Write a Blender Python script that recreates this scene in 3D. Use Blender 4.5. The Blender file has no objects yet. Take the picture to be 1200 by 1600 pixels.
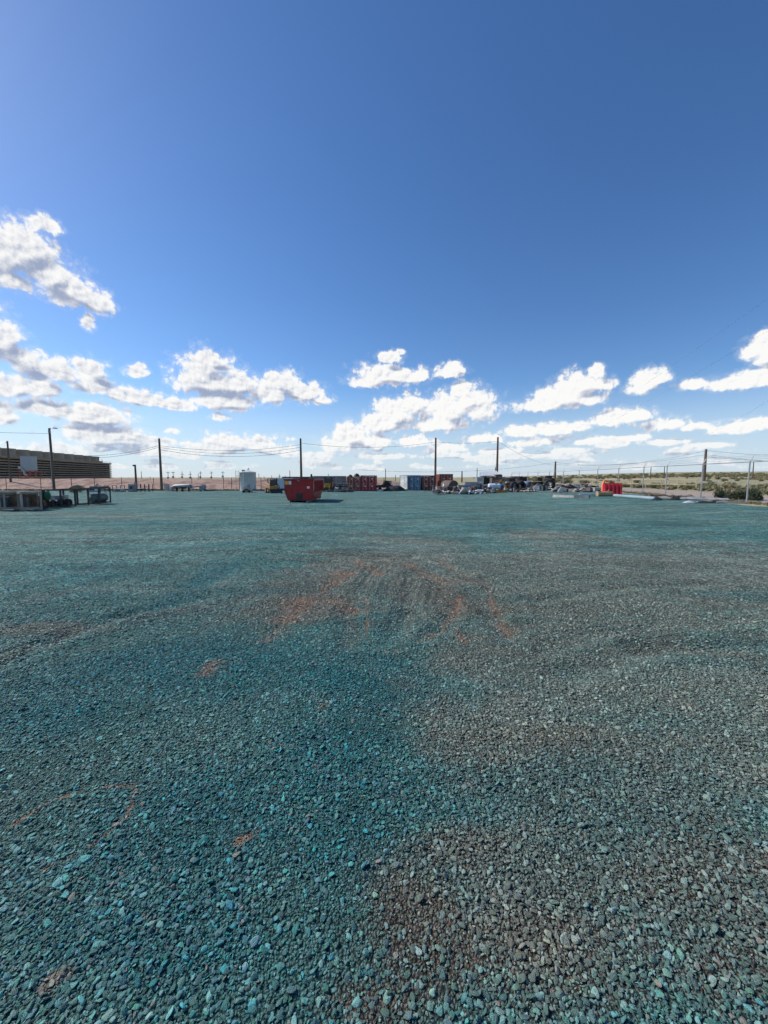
import bpy, math, random
import numpy as np
from mathutils import Vector, Matrix, Euler

R = math.radians
scene = bpy.context.scene
C = scene.collection
random.seed(7)

# ------------------------------------------------------------------ camera
CAM_H, F = 1.65, 600.0            # eye height (m); focal length in photo pixels
TH = math.atan(54.0 / 600.0)      # the camera looks a little down
cam_d = bpy.data.cameras.new('camera')
cam = bpy.data.objects.new('camera', cam_d)
C.objects.link(cam)
cam.location = (0, 0, CAM_H)
cam.rotation_euler = (math.pi / 2 - TH, 0, 0)
cam_d.sensor_fit = 'VERTICAL'
cam_d.sensor_height = 36.0
cam_d.lens = 36.0 * F / 1600.0
cam_d.clip_start = 0.05
cam_d.clip_end = 9000
scene.camera = cam

# ------------------------------------------------------------------ view
scene.view_settings.view_transform = 'Standard'
scene.view_settings.look = 'None'
scene.view_settings.exposure = 0.4
scene.view_settings.gamma = 1.0
scene.view_settings.use_curve_mapping = False
try:
    scene.cycles.use_denoising = True
    scene.cycles.use_adaptive_sampling = True
    scene.cycles.adaptive_threshold = 0.025
    scene.cycles.adaptive_min_samples = 14
    scene.cycles.max_bounces = 5
    scene.cycles.diffuse_bounces = 2
    scene.cycles.transparent_max_bounces = 8
except Exception:
    pass

# ------------------------------------------------------------------ sun
SUN_EL = R(40)
SUN_AZ = R(-68)                    # from +Y (ahead) towards -X (left)
sd = bpy.data.lights.new('sun', 'SUN')
sd.energy = 3.3
sd.angle = R(0.53)
sd.color = (1.0, 0.93, 0.83)
sun = bpy.data.objects.new('sun', sd)
C.objects.link(sun)
to_sun = Vector((math.sin(SUN_AZ) * math.cos(SUN_EL), math.cos(SUN_AZ) * math.cos(SUN_EL), math.sin(SUN_EL)))
sun.rotation_euler = to_sun.to_track_quat('Z', 'Y').to_euler()
sun.location = (-40, 20, 40)

# ------------------------------------------------------------------ pixel <-> world helpers (photo pixels, 1200 x 1600)
def ray(px, py):
    cx, cy = (px - 600) / F, -(py - 800) / F
    return Vector((cx, math.cos(TH) + cy * math.sin(TH), -math.sin(TH) + cy * math.cos(TH)))

def azel(px, py):
    d = ray(px, py)
    return math.atan2(d.x, d.y), math.atan2(d.z, math.hypot(d.x, d.y))

# ------------------------------------------------------------------ node helper
class NB:
    def __init__(s, nt):
        s.nt = nt
    def new(s, t, **kw):
        n = s.nt.nodes.new(t)
        for k, v in kw.items():
            setattr(n, k, v)
        return n
    def put(s, sock, v):
        if v is None:
            return
        if isinstance(v, bpy.types.NodeSocket):
            s.nt.links.new(v, sock)
        else:
            sock.default_value = v
    def m(s, op, a, b=None, c=None, clamp=False):
        n = s.new('ShaderNodeMath', operation=op, use_clamp=clamp)
        s.put(n.inputs[0], a); s.put(n.inputs[1], b); s.put(n.inputs[2], c)
        return n.outputs[0]
    def v(s, op, a, b=None, c=None):
        n = s.new('ShaderNodeVectorMath', operation=op)
        s.put(n.inputs[0], a); s.put(n.inputs[1], b)
        if c is not None:
            if op == 'SCALE':
                s.put(n.inputs[3], c)
            else:
                s.put(n.inputs[2], c)
        return n.outputs['Value'] if op in ('LENGTH', 'DOT_PRODUCT', 'DISTANCE') else n.outputs[0]
    def mix(s, f, a, b, blend='MIX'):
        n = s.new('ShaderNodeMix', data_type='RGBA', blend_type=blend)
        s.put(n.inputs[0], f)
        for i, x in ((6, a), (7, b)):
            if isinstance(x, tuple) and len(x) == 3:
                x = (*x, 1)
            s.put(n.inputs[i], x)
        return n.outputs[2]
    def sm(s, x, a, b, lo=0.0, hi=1.0, typ='SMOOTHSTEP'):
        n = s.new('ShaderNodeMapRange', interpolation_type=typ)
        n.clamp = True
        s.put(n.inputs[0], x); s.put(n.inputs[1], a); s.put(n.inputs[2], b); s.put(n.inputs[3], lo); s.put(n.inputs[4], hi)
        return n.outputs[0]
    def noise(s, vec, scale, detail=4, rough=.55, dim='3D', dist=0, lac=2.0):
        n = s.new('ShaderNodeTexNoise', noise_dimensions=dim)
        s.put(n.inputs['Vector'], vec)
        n.inputs['Scale'].default_value = scale
        n.inputs['Detail'].default_value = detail
        n.inputs['Roughness'].default_value = rough
        n.inputs['Lacunarity'].default_value = lac
        n.inputs['Distortion'].default_value = dist
        return n.outputs[0]
    def voro(s, vec, scale, feature='F1', detail=0, rough=.5, dim='2D', out='Distance', rnd=1.0):
        n = s.new('ShaderNodeTexVoronoi', voronoi_dimensions=dim, feature=feature)
        s.put(n.inputs['Vector'], vec)
        n.inputs['Scale'].default_value = scale
        if 'Detail' in n.inputs:
            n.inputs['Detail'].default_value = detail
        if 'Roughness' in n.inputs:
            n.inputs['Roughness'].default_value = rough
        n.inputs['Randomness'].default_value = rnd
        return n.outputs[out]
    def xyz(s, vec):
        n = s.new('ShaderNodeSeparateXYZ'); s.put(n.inputs[0], vec)
        return n.outputs[0], n.outputs[1], n.outputs[2]
    def cxyz(s, x, y, z=0.0):
        n = s.new('ShaderNodeCombineXYZ'); s.put(n.inputs[0], x); s.put(n.inputs[1], y); s.put(n.inputs[2], z)
        return n.outputs[0]
    def hsv(s, col, h=.5, sa=1.0, va=1.0):
        n = s.new('ShaderNodeHueSaturation'); s.put(n.inputs['Color'], col)
        s.put(n.inputs['Hue'], h); s.put(n.inputs['Saturation'], sa); s.put(n.inputs['Value'], va)
        return n.outputs[0]

def lin(r, g, b):
    f = lambda c: c / 12.92 if c <= .04045 else ((c + .055) / 1.055) ** 2.4
    return (f(r / 255), f(g / 255), f(b / 255))

# ------------------------------------------------------------------ world: Nishita sky with cumulus
world = bpy.data.worlds.new('World')
scene.world = world
world.use_nodes = True
wt = world.node_tree
wt.nodes.clear()
w = NB(wt)
sky = w.new('ShaderNodeTexSky', sky_type='NISHITA')
sky.sun_disc = False
sky.sun_elevation = SUN_EL
sky.sun_rotation = SUN_AZ
sky.altitude = 900
sky.air_density = 1.0
sky.dust_density = 0.5
sky.ozone_density = 3.0
SKY_STR = 0.115

# clouds as soft ellipses: photo pixel centre and radii turned into azimuth and elevation
CLOUDS = [
    (40, 388, 58, 46), (5, 400, 55, 58), (78, 430, 56, 40), (112, 458, 46, 34), (148, 474, 36, 26), (138, 505, 12, 20), (68, 352, 26, 18), (20, 440, 40, 22), (-50, 385, 60, 60),
    (0, 532, 42, 44), (34, 562, 46, 26), (-40, 520, 50, 60), (85, 584, 58, 26), (142, 578, 32, 22), (60, 606, 44, 22), (150, 606, 36, 18), (12, 606, 38, 26), (0, 648, 30, 22), (-50, 610, 60, 50),
    (190, 618, 42, 15), (232, 626, 40, 15), (272, 634, 36, 14), (212, 582, 22, 13), (219, 572, 12, 8),
    (322, 574, 46, 28), (336, 600, 60, 32), (300, 594, 42, 24), (350, 628, 60, 22), (326, 556, 26, 12), (372, 602, 34, 28),
    (440, 602, 34, 24), (472, 616, 42, 20), (430, 618, 42, 20), (502, 626, 18, 9), (426, 590, 14, 14), (345, 652, 22, 9),
    (150, 652, 66, 26), (160, 684, 72, 26), (108, 646, 40, 16), (196, 684, 46, 20), (62, 640, 40, 18), (232, 704, 62, 16), (90, 704, 62, 16),
    (362, 692, 52, 17), (328, 702, 46, 14), (402, 697, 36, 13), (440, 706, 42, 11), (290, 712, 40, 10),
    (600, 586, 52, 20), (574, 597, 36, 13), (632, 590, 40, 19), (606, 560, 24, 12), (656, 588, 18, 17), (626, 551, 7, 6), (703, 581, 26, 15), (708, 570, 10, 7),
    (618, 650, 42, 32), (642, 636, 26, 24), (600, 664, 46, 20), (700, 645, 42, 34), (732, 626, 40, 26), (748, 644, 36, 22), (690, 664, 54, 18), (722, 606, 24, 13),
    (550, 682, 36, 22), (528, 698, 36, 14), (582, 692, 42, 16), (650, 690, 40, 12), (700, 702, 40, 9),
    (880, 622, 52, 27), (906, 602, 44, 25), (930, 582, 18, 13), (848, 634, 46, 15), (940, 602, 24, 13), (920, 626, 34, 15),
    (1010, 597, 32, 22), (1036, 590, 18, 15), (1000, 606, 26, 16),
    (1188, 546, 38, 24), (1212, 560, 42, 20), (1196, 526, 20, 10), (1084, 602, 32, 11), (1132, 601, 42, 13), (1188, 594, 50, 20), (1240, 590, 50, 26),
    (958, 656, 36, 17), (992, 650, 34, 15), (1040, 665, 42, 13), (1084, 668, 32, 9), (862, 672, 38, 14), (814, 676, 36, 13), (892, 668, 30, 11), (832, 692, 46, 9), (760, 686, 32, 11),
    (1150, 671, 48, 14), (1184, 662, 32, 13), (925, 690, 34, 9), (985, 686, 32, 8), (1040, 692, 40, 7), (1110, 696, 50, 7), (880, 706, 50, 7), (780, 706, 40, 7), (500, 712, 40, 8), (600, 714, 50, 7),
]
blob = []
for (cx, cy, rx, ry) in CLOUDS:
    a, e = azel(cx, cy)
    a0, _ = azel(cx - rx, cy); a1, _ = azel(cx + rx, cy)
    _, e0 = azel(cx, cy + ry); _, e1 = azel(cx, cy - ry)
    blob.append((a, e, max(.004, (a1 - a0) / 2), max(.003, (e1 - e0) / 2)))

def mass_group():
    g = bpy.data.node_groups.new('cloud_mass', 'ShaderNodeTree')
    g.interface.new_socket('P', in_out='INPUT', socket_type='NodeSocketVector')
    g.interface.new_socket('M', in_out='OUTPUT', socket_type='NodeSocketFloat')
    b = NB(g)
    gi = b.new('NodeGroupInput'); go = b.new('NodeGroupOutput')
    P = gi.outputs[0]
    acc = -1.0
    for (a, e, ra, re) in blob:
        q = b.v('MULTIPLY_ADD', P, (1 / ra, 1 / re, 0), (-a / ra, -e / re, 0))
        q = b.v('MAXIMUM', q, b.v('MULTIPLY', q, (-1.0, -1.45, 0)))     # flat bases
        L = b.v('LENGTH', q)
        k = b.m('SUBTRACT', 1.0, L)
        acc = b.m('SMOOTH_MAX', acc, k, 0.30)
    g.links.new(acc, go.inputs[0])
    return g
MASS = mass_group()

def puff_group():
    """Cauliflower relief: fractal noise plus inverted fractal cells."""
    g = bpy.data.node_groups.new('cloud_puff', 'ShaderNodeTree')
    g.interface.new_socket('P', in_out='INPUT', socket_type='NodeSocketVector')
    g.interface.new_socket('N', in_out='OUTPUT', socket_type='NodeSocketFloat')
    b = NB(g)
    gi = b.new('NodeGroupInput'); go = b.new('NodeGroupOutput')
    P = gi.outputs[0]
    n1 = b.noise(P, 24, 7, .58, '2D')
    wv = b.v('ADD', P, b.v('SCALE', b.v('SUBTRACT', b.cxyz(b.noise(P, 45, 2, .5, '2D'), n1, 0.0), (.5, .5, 0)), None, .018))
    vo = b.voro(wv, 42, 'F1', 3, .55, '2D')
    s = b.m('ADD', b.m('MULTIPLY', b.m('SUBTRACT', n1, .5), 1.15), b.m('MULTIPLY', b.m('SUBTRACT', .42, vo), .50))
    g.links.new(s, go.inputs[0])
    return g
PUFF = puff_group()

tc = w.new('ShaderNodeTexCoord')
dirv = w.v('NORMALIZE', tc.outputs['Generated'])
dx, dy, dz = w.xyz(dirv)
az = w.m('ARCTAN2', dx, dy)
el = w.m('ARCSINE', dz)
P0 = w.cxyz(az, el, 0.0)
def use(grp, vec):
    n = w.new('ShaderNodeGroup'); n.node_tree = grp
    w.put(n.inputs[0], vec)
    return n.outputs[0]
# the rest of the sky, out of the frame: the same kind of low cumulus, from noise
aabs = w.m('ABSOLUTE', az)
outside = w.sm(aabs, R(47), R(56))
gen = w.noise(w.v('MULTIPLY', dirv, (1, 1, 2.2)), 5.0, 2, .5, '3D')
gen = w.m('MULTIPLY', w.m('SUBTRACT', gen, .52), 5.0)
band = w.m('MULTIPLY', w.sm(el, R(1), R(6)), w.sm(el, R(30), R(14)))
gen = w.m('SUBTRACT', w.m('MULTIPLY', w.m('MULTIPLY', w.m('ADD', gen, 1.3), band), outside), 1.3)
# small distant cumulus strung along the whole horizon
low = w.noise(w.v('MULTIPLY', P0, (9, 30, 0)), 1.0, 2, .5, '2D')
lowb = w.m('MULTIPLY', w.sm(el, R(.3), R(1.5)), w.sm(el, R(9.5), R(4)))
low = w.m('SUBTRACT', w.m('MULTIPLY', w.m('ADD', w.m('MULTIPLY', w.m('SUBTRACT', low, .53), 4.0), 1.0), lowb), 1.0)
gen = w.m('MAXIMUM', gen, low)
def mass(vec):
    return w.m('MAXIMUM', use(MASS, vec), gen)
m0 = mass(P0)
SHIFT = (-0.020, 0.024, 0)
m1 = mass(w.v('ADD', P0, SHIFT))
n0 = use(PUFF, P0)
n1 = use(PUFF, w.v('ADD', P0, (-0.0045, 0.0060, 0)))
H0 = w.m('ADD', w.m('ADD', m0, n0), .30)
dens = w.sm(H0, -0.03, 0.42)
soft = w.m('MULTIPLY', w.sm(H0, -0.32, 0.25), 0.20)          # thin veil round the clouds
dens = w.m('MAXIMUM', dens, soft)
sunward = w.sm(w.v('DOT_PRODUCT', dirv, tuple(to_sun)), .15, .75)
inner = w.m('MULTIPLY', w.sm(w.m('ADD', m0, w.m('MULTIPLY', n0, .30)), -.05, .45), w.m('ADD', .17, w.m('MULTIPLY', sunward, .28)))
under = w.m('MULTIPLY', w.sm(w.m('SUBTRACT', m1, m0), -.18, .42), .70)
puff = w.m('MULTIPLY', w.m('SUBTRACT', n0, n1), .70)
lit = w.m('ADD', w.m('SUBTRACT', w.m('SUBTRACT', 1.17, inner), under), puff)
lit = w.sm(lit, 0.05, 0.98)
cloud_sh = lin(158, 170, 196)
cloud_hi = (.99, .98, .96)
k = 1 / SKY_STR / 2 ** .4
ccol = w.mix(lit, tuple(c * k for c in cloud_sh), tuple(c * k for c in cloud_hi))
skyc = w.hsv(sky.outputs[0], .5045, 1.20, .94)
# milky band of far cloud and dust right above the horizon
hz = w.m('MULTIPLY', w.sm(el, R(13), R(0.5)), 0.80)
skyc = w.mix(hz, skyc, tuple(c * k for c in lin(196, 214, 234)))
near_h = w.sm(el, R(.6), R(6), .55, .97)
out = w.mix(w.m('MULTIPLY', dens, near_h), skyc, ccol)
bg = w.new('ShaderNodeBackground')
w.put(bg.inputs[0], out)
bg.inputs[1].default_value = SKY_STR
wo = w.new('ShaderNodeOutputWorld')
wt.links.new(bg.outputs[0], wo.inputs[0])
try:
    world.cycles.sampling_method = 'MANUAL'
    world.cycles.sample_map_resolution = 512
except Exception:
    pass

# ------------------------------------------------------------------ terrain height
def sstep(a, b, x):
    t = np.clip((x - a) / (b - a), 0, 1)
    return t * t * (3 - 2 * t)

def vnoise(x, y, seed=0):
    xi, yi = np.floor(x).astype(np.int64), np.floor(y).astype(np.int64)
    fx, fy = x - xi, y - yi
    def h(a, b):
        n = (a * 374761393 + b * 668265263 + seed * 982451653) & 0x7fffffff
        n = ((n ^ (n >> 13)) * 1274126177) & 0x7fffffff
        return ((n ^ (n >> 16)) & 0xffff) / 65535.0
    ux, uy = fx * fx * (3 - 2 * fx), fy * fy * (3 - 2 * fy)
    return (h(xi, yi) * (1 - ux) + h(xi + 1, yi) * ux) * (1 - uy) + (h(xi, yi + 1) * (1 - ux) + h(xi + 1, yi + 1) * ux) * uy

def fbm(x, y, seed=0, o=4):
    s, a = 0, .5
    for i in range(o):
        s = s + a * (vnoise(x, y, seed + i) - .5)
        x, y, a = x * 2.03 + 17.1, y * 2.03 - 9.7, a * .5
    return s

def fence_x(y):
    return 22.7 + (y - 24) * .165

def base_g(x, y):
    x, y = np.asarray(x, float), np.asarray(y, float)
    yard = -0.0095 * np.clip(y, 0, 72)
    lift = sstep(8, 23, x)
    z = yard * (1 - lift) + .06 * lift
    u = x / np.maximum(y, 1.0)
    sl = 0.0128 * sstep(.05, .8, u) * (y > 0)
    r = np.hypot(x, y)
    return z + sl * np.clip(np.minimum(r, 1500) - 72, 0, None)

TRACKS = []       # (points, width, depth) filled below
def g_np(x, y):
    x, y = np.asarray(x, float), np.asarray(y, float)
    z = base_g(x, y)
    und = .08 * fbm(x / 7.0, y / 7.0, 3, 3) + (.022 + .03 * sstep(4, 12, np.hypot(x, y))) * fbm(x / 1.3, y / 1.3, 11, 4)
    z = z + und * sstep(400, 60, np.hypot(x, y))
    for pts, wd, dp in TRACKS:
        for (ax, ay), (bx, by) in zip(pts[:-1], pts[1:]):
            ex, ey = bx - ax, by - ay
            t = np.clip(((x - ax) * ex + (y - ay) * ey) / (ex * ex + ey * ey), 0, 1)
            d = np.hypot(x - ax - t * ex, y - ay - t * ey) / wd
            z = z - dp * np.exp(-d * d * 1.5) + dp * .5 * np.exp(-((d - 1.7) ** 2) * 3)
    return z

def g(x, y):
    return float(base_g(x, y) + ((.08) * fbm(np.float64(x) / 7.0, np.float64(y) / 7.0, 3, 3) + (.022 + .03 * sstep(4, 12, math.hypot(x, y))) * fbm(np.float64(x) / 1.3, np.float64(y) / 1.3, 11, 4)) * sstep(400, 60, math.hypot(x, y)))

def G(px, py):
    """Point of the terrain seen at a photo pixel."""
    d = ray(px, py)
    lo, t = 0.0, .3
    while t < 1500:
        if CAM_H + d.z * t < float(base_g(d.x * t, d.y * t)):
            break
        lo, t = t, t * 1.03
    for _ in range(30):
        mid = (lo + t) / 2
        if CAM_H + d.z * mid < float(base_g(d.x * mid, d.y * mid)):
            t = mid
        else:
            lo = mid
    return Vector((d.x * t, d.y * t, g(d.x * t, d.y * t)))

def at(px, Y, py=None):
    """Point straight below/at a photo column at the distance Y; on the ground unless py gives the row."""
    d = ray(px, 760 if py is None else py)
    t = Y / d.y
    x = d.x * t
    return Vector((x, Y, g(x, Y) if py is None else CAM_H + d.z * t))

# ------------------------------------------------------------------ mesh builder
class MB:
    def __init__(s):
        s.v, s.f, s.s = [], [], []
    def add(s, vs, fs, sm=False):
        o = len(s.v)
        s.v += [tuple(p) for p in vs]
        s.f += [tuple(i + o for i in f) for f in fs]
        s.s += [sm] * len(fs)
        return s
    def box(s, c, d, rot=None):
        x, y, z = d[0] / 2, d[1] / 2, d[2] / 2
        vs = [Vector(p) for p in ((-x, -y, -z), (x, -y, -z), (x, y, -z), (-x, y, -z), (-x, -y, z), (x, -y, z), (x, y, z), (-x, y, z))]
        if rot:
            m = Euler(rot).to_matrix()
            vs = [m @ p for p in vs]
        return s.add([p + Vector(c) for p in vs], [(0, 3, 2, 1), (4, 5, 6, 7), (0, 1, 5, 4), (1, 2, 6, 5), (2, 3, 7, 6), (3, 0, 4, 7)])
    def cyl(s, a, b, r0, r1=None, n=12, cap=True):
        a, b = Vector(a), Vector(b)
        r1 = r0 if r1 is None else r1
        q = (b - a).to_track_quat('Z', 'Y').to_matrix()
        vs = []
        for c, r in ((a, r0), (b, r1)):
            for i in range(n):
                t = 2 * math.pi * i / n
                vs.append(c + q @ Vector((math.cos(t) * r, math.sin(t) * r, 0)))
        s.add(vs, [(i, (i + 1) % n, n + (i + 1) % n, n + i) for i in range(n)], True)
        if cap:
            s.add(vs[:n], [tuple(reversed(range(n)))]); s.add(vs[n:], [tuple(range(n))])
        return s
    def bar(s, a, b, wd, hd=None):
        a, b = Vector(a), Vector(b)
        hd = wd if hd is None else hd
        q = (b - a).to_track_quat('Z', 'Y').to_matrix()
        vs = [c + q @ Vector((sx * wd / 2, sy * hd / 2, 0)) for c in (a, b) for sx, sy in ((-1, -1), (1, -1), (1, 1), (-1, 1))]
        return s.add(vs, [(0, 3, 2, 1), (4, 5, 6, 7), (0, 1, 5, 4), (1, 2, 6, 5), (2, 3, 7, 6), (3, 0, 4, 7)])
    def tube(s, pts, r, n=6):
        pts = [Vector(p) for p in pts]
        rings = []
        for i, p in enumerate(pts):
            t = (pts[min(i + 1, len(pts) - 1)] - pts[max(i - 1, 0)])
            q = t.to_track_quat('Z', 'Y').to_matrix()
            rr = r[i] if isinstance(r, (list, tuple)) else r
            rings.append([p + q @ Vector((math.cos(2 * math.pi * k / n) * rr, math.sin(2 * math.pi * k / n) * rr, 0)) for k in range(n)])
        vs = [p for ring in rings for p in ring]
        fs = [(i * n + k, i * n + (k + 1) % n, (i + 1) * n + (k + 1) % n, (i + 1) * n + k) for i in range(len(pts) - 1) for k in range(n)]
        s.add(vs, fs, True)
        s.add(rings[0], [tuple(reversed(range(n)))]); s.add(rings[-1], [tuple(range(n))])
        return s
    def lathe(s, prof, n=24, c=(0, 0, 0), axis='Z', sm=True):
        vs = []
        for (r, z) in prof:
            for i in range(n):
                t = 2 * math.pi * i / n
                p = (math.cos(t) * r, math.sin(t) * r, z)
                if axis == 'X':
                    p = (p[2], p[0], p[1])
                elif axis == 'Y':
                    p = (p[0], p[2], p[1])
                vs.append((p[0] + c[0], p[1] + c[1], p[2] + c[2]))
        fs = [(j * n + i, j * n + (i + 1) % n, (j + 1) * n + (i + 1) % n, (j + 1) * n + i) for j in range(len(prof) - 1) for i in range(n)]
        return s.add(vs, fs, sm)
    def prism(s, poly, y0, y1, axis='Y'):
        """Polygon in XZ (axis Y) or YZ (axis X), extruded along the axis."""
        n = len(poly)
        mk = (lambda p, q: (p[0], q, p[1])) if axis == 'Y' else (lambda p, q: (q, p[0], p[1]))
        vs = [mk(p, y0) for p in poly] + [mk(p, y1) for p in poly]
        return s.add(vs, [tuple(range(n)), tuple(reversed(range(n, 2 * n)))] + [(i, n + i, n + (i + 1) % n, (i + 1) % n) for i in range(n)])
    def build(s, name, mat, parent=None, loc=None, rot=None):
        me = bpy.data.meshes.new(name)
        me.from_pydata(s.v, [], s.f)
        me.polygons.foreach_set('use_smooth', s.s)
        me.materials.append(mat)
        me.update()
        import bmesh
        if len(s.f) < 20000:
            b = bmesh.new(); b.from_mesh(me); bmesh.ops.recalc_face_normals(b, faces=b.faces); b.to_mesh(me); b.free()
        o = bpy.data.objects.new(name, me)
        C.objects.link(o)
        if parent is not None:
            o.parent = parent
        if loc is not None:
            o.location = loc
        if rot is not None:
            o.rotation_euler = rot
        return o

def tag(o, label=None, cat=None, group=None, kind=None):
    if label: o['label'] = label
    if cat: o['category'] = cat
    if group: o['group'] = group
    if kind: o['kind'] = kind
    return o

def thing(name, label, cat, loc, rz=0.0, group=None, rot=None):
    o = bpy.data.objects.new(name, None)
    C.objects.link(o)
    o.location = loc
    o.rotation_euler = rot if rot else (0, 0, rz)
    o.empty_display_size = .2
    return tag(o, label, cat, group)

def copy_tree(o, parent=None):
    c = o.copy(); C.objects.link(c)
    if parent is not None:
        c.parent = parent
    for ch in list(o.children):
        copy_tree(ch, c)
    return c

# ------------------------------------------------------------------ materials
MATS = {}
def mat(key, col, rough=.6, metal=0.0, var=.22, vs=1.5, rust=0.0, dust=.18, bump=.15, rustcol=(.11, .04, .018)):
    """Painted / weathered surface: tone variation, dust, optional rust patches, fine relief."""
    if key in MATS:
        return MATS[key]
    m = bpy.data.materials.new(key); m.use_nodes = True
    nt = m.node_tree; nt.nodes.clear(); b = NB(nt)
    t = b.new('ShaderNodeTexCoord').outputs['Object']
    oi = b.new('ShaderNodeObjectInfo')
    p = b.v('ADD', t, b.v('SCALE', (13.7, 7.3, 3.1), None, oi.outputs['Random']))
    n1 = b.noise(p, vs, 5, .6)
    n2 = b.noise(p, vs * 9, 4, .65)
    c = b.mix(b.sm(n1, .3, .7), tuple(x * (1 - var) for x in col), tuple(min(1, x * (1 + var)) for x in col))
    c = b.mix(b.m('MULTIPLY', b.sm(n2, .45, .75), dust), c, lin(140, 124, 102))
    r = b.sm(n1, .3, .7, rough - .08, min(1, rough + .12))
    if rust > 0:
        k = b.sm(b.m('ADD', b.m('MULTIPLY', n1, .6), b.m('MULTIPLY', n2, .4)), .64 - .25 * rust, .72 - .22 * rust)
        c = b.mix(k, c, b.mix(n2, tuple(x * .5 for x in rustcol), tuple(x * 1.7 for x in rustcol)))
        r = b.m('MAXIMUM', r, b.m('MULTIPLY', k, .85))
    pr = b.new('ShaderNodeBsdfPrincipled')
    b.put(pr.inputs['Base Color'], c); b.put(pr.inputs['Roughness'], r); pr.inputs['Metallic'].default_value = metal
    if bump:
        bp = b.new('ShaderNodeBump'); bp.inputs['Strength'].default_value = bump; bp.inputs['Distance'].default_value = .01
        b.put(bp.inputs['Height'], n2); nt.links.new(bp.outputs[0], pr.inputs['Normal'])
    o = b.new('ShaderNodeOutputMaterial'); nt.links.new(pr.outputs[0], o.inputs[0])
    MATS[key] = m
    return m

def wood(key, col, scale=1.0):
    if key in MATS:
        return MATS[key]
    m = bpy.data.materials.new(key); m.use_nodes = True
    nt = m.node_tree; nt.nodes.clear(); b = NB(nt)
    t = b.new('ShaderNodeTexCoord').outputs['Object']
    oi = b.new('ShaderNodeObjectInfo')
    p = b.v('ADD', t, b.v('SCALE', (13.7, 7.3, 3.1), None, oi.outputs['Random']))
    g1 = b.noise(b.v('MULTIPLY', p, (14 * scale, 14 * scale, 1.1)), 1.5, 5, .6, dist=.6)
    n = b.noise(p, 2, 3, .5)
    c = b.mix(b.sm(g1, .25, .75), tuple(x * .55 for x in col), tuple(min(1, x * 1.35) for x in col))
    c = b.mix(b.m('MULTIPLY', n, .5), c, tuple(x * .8 for x in col))
    pr = b.new('ShaderNodeBsdfPrincipled'); b.put(pr.inputs['Base Color'], c); pr.inputs['Roughness'].default_value = .82
    bp = b.new('ShaderNodeBump'); bp.inputs['Strength'].default_value = .3; bp.inputs['Distance'].default_value = .01
    b.put(bp.inputs['Height'], g1); nt.links.new(bp.outputs[0], pr.inputs['Normal'])
    o = b.new('ShaderNodeOutputMaterial'); nt.links.new(pr.outputs[0], o.inputs[0])
    MATS[key] = m
    return m

# ------------------------------------------------------------------ gravel yard colouring (world position -> colour, soil mask)
def wpt(px, py):
    p = G(px, py); return (p.x, p.y)

DUST = [(930, 965, 330, 110), (1080, 900, 260, 60), (1000, 1090, 300, 120), (620, 885, 150, 50), (500, 940, 120, 60), (1150, 1180, 200, 120), (60, 985, 130, 14), (720, 950, 190, 90), (860, 838, 90, 10), (800, 1150, 150, 60), (900, 1120, 240, 70), (960, 1230, 280, 80), (900, 1400, 320, 130), (760, 1040, 110, 60)]
SOILY = [(820, 1500, 360, 110), (1120, 1530, 170, 90), (660, 1460, 110, 110), (1040, 1400, 240, 90), (720, 1330, 90, 60), (760, 1170, 130, 40), (960, 1170, 200, 40), (1130, 1330, 110, 80), (580, 1570, 120, 60)]
BLUE = [(300, 1060, 330, 70), (560, 1085, 170, 70), (520, 1230, 150, 140), (330, 930, 34, 70), (170, 855, 42, 4), (350, 1330, 280, 160), (100, 1130, 180, 60), (330, 882, 22, 8), (90, 900, 220, 34), (520, 1330, 130, 120), (250, 1480, 250, 120)]
STROKES = [([(536, 898), (500, 926), (470, 950), (418, 1002)], 40), ([(508, 938), (560, 956)], 24), ([(640, 884), (664, 900), (700, 909), (748, 911)], 22), ([(655, 1003), (688, 988), (705, 965), (722, 935)], 20), ([(568, 998), (582, 1001)], 20),
           ([(337, 1038), (317, 1062)], 22), ([(492, 1090), (502, 1106)], 22), ([(20, 1290), (80, 1252), (150, 1232), (205, 1228)], 8), ([(70, 1360), (150, 1318), (200, 1275), (212, 1235)], 8),
           ([(686, 876), (740, 908)], 14), ([(762, 925), (792, 992)], 18), ([(556, 876), (594, 902)], 16), ([(712, 985), (728, 1012)], 14), ([(372, 1316), (398, 1300)], 20), ([(225, 1430), (245, 1445)], 18), ([(80, 1535), (105, 1520)], 26), ([(575, 940), (572, 1000)], 10)]

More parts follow.
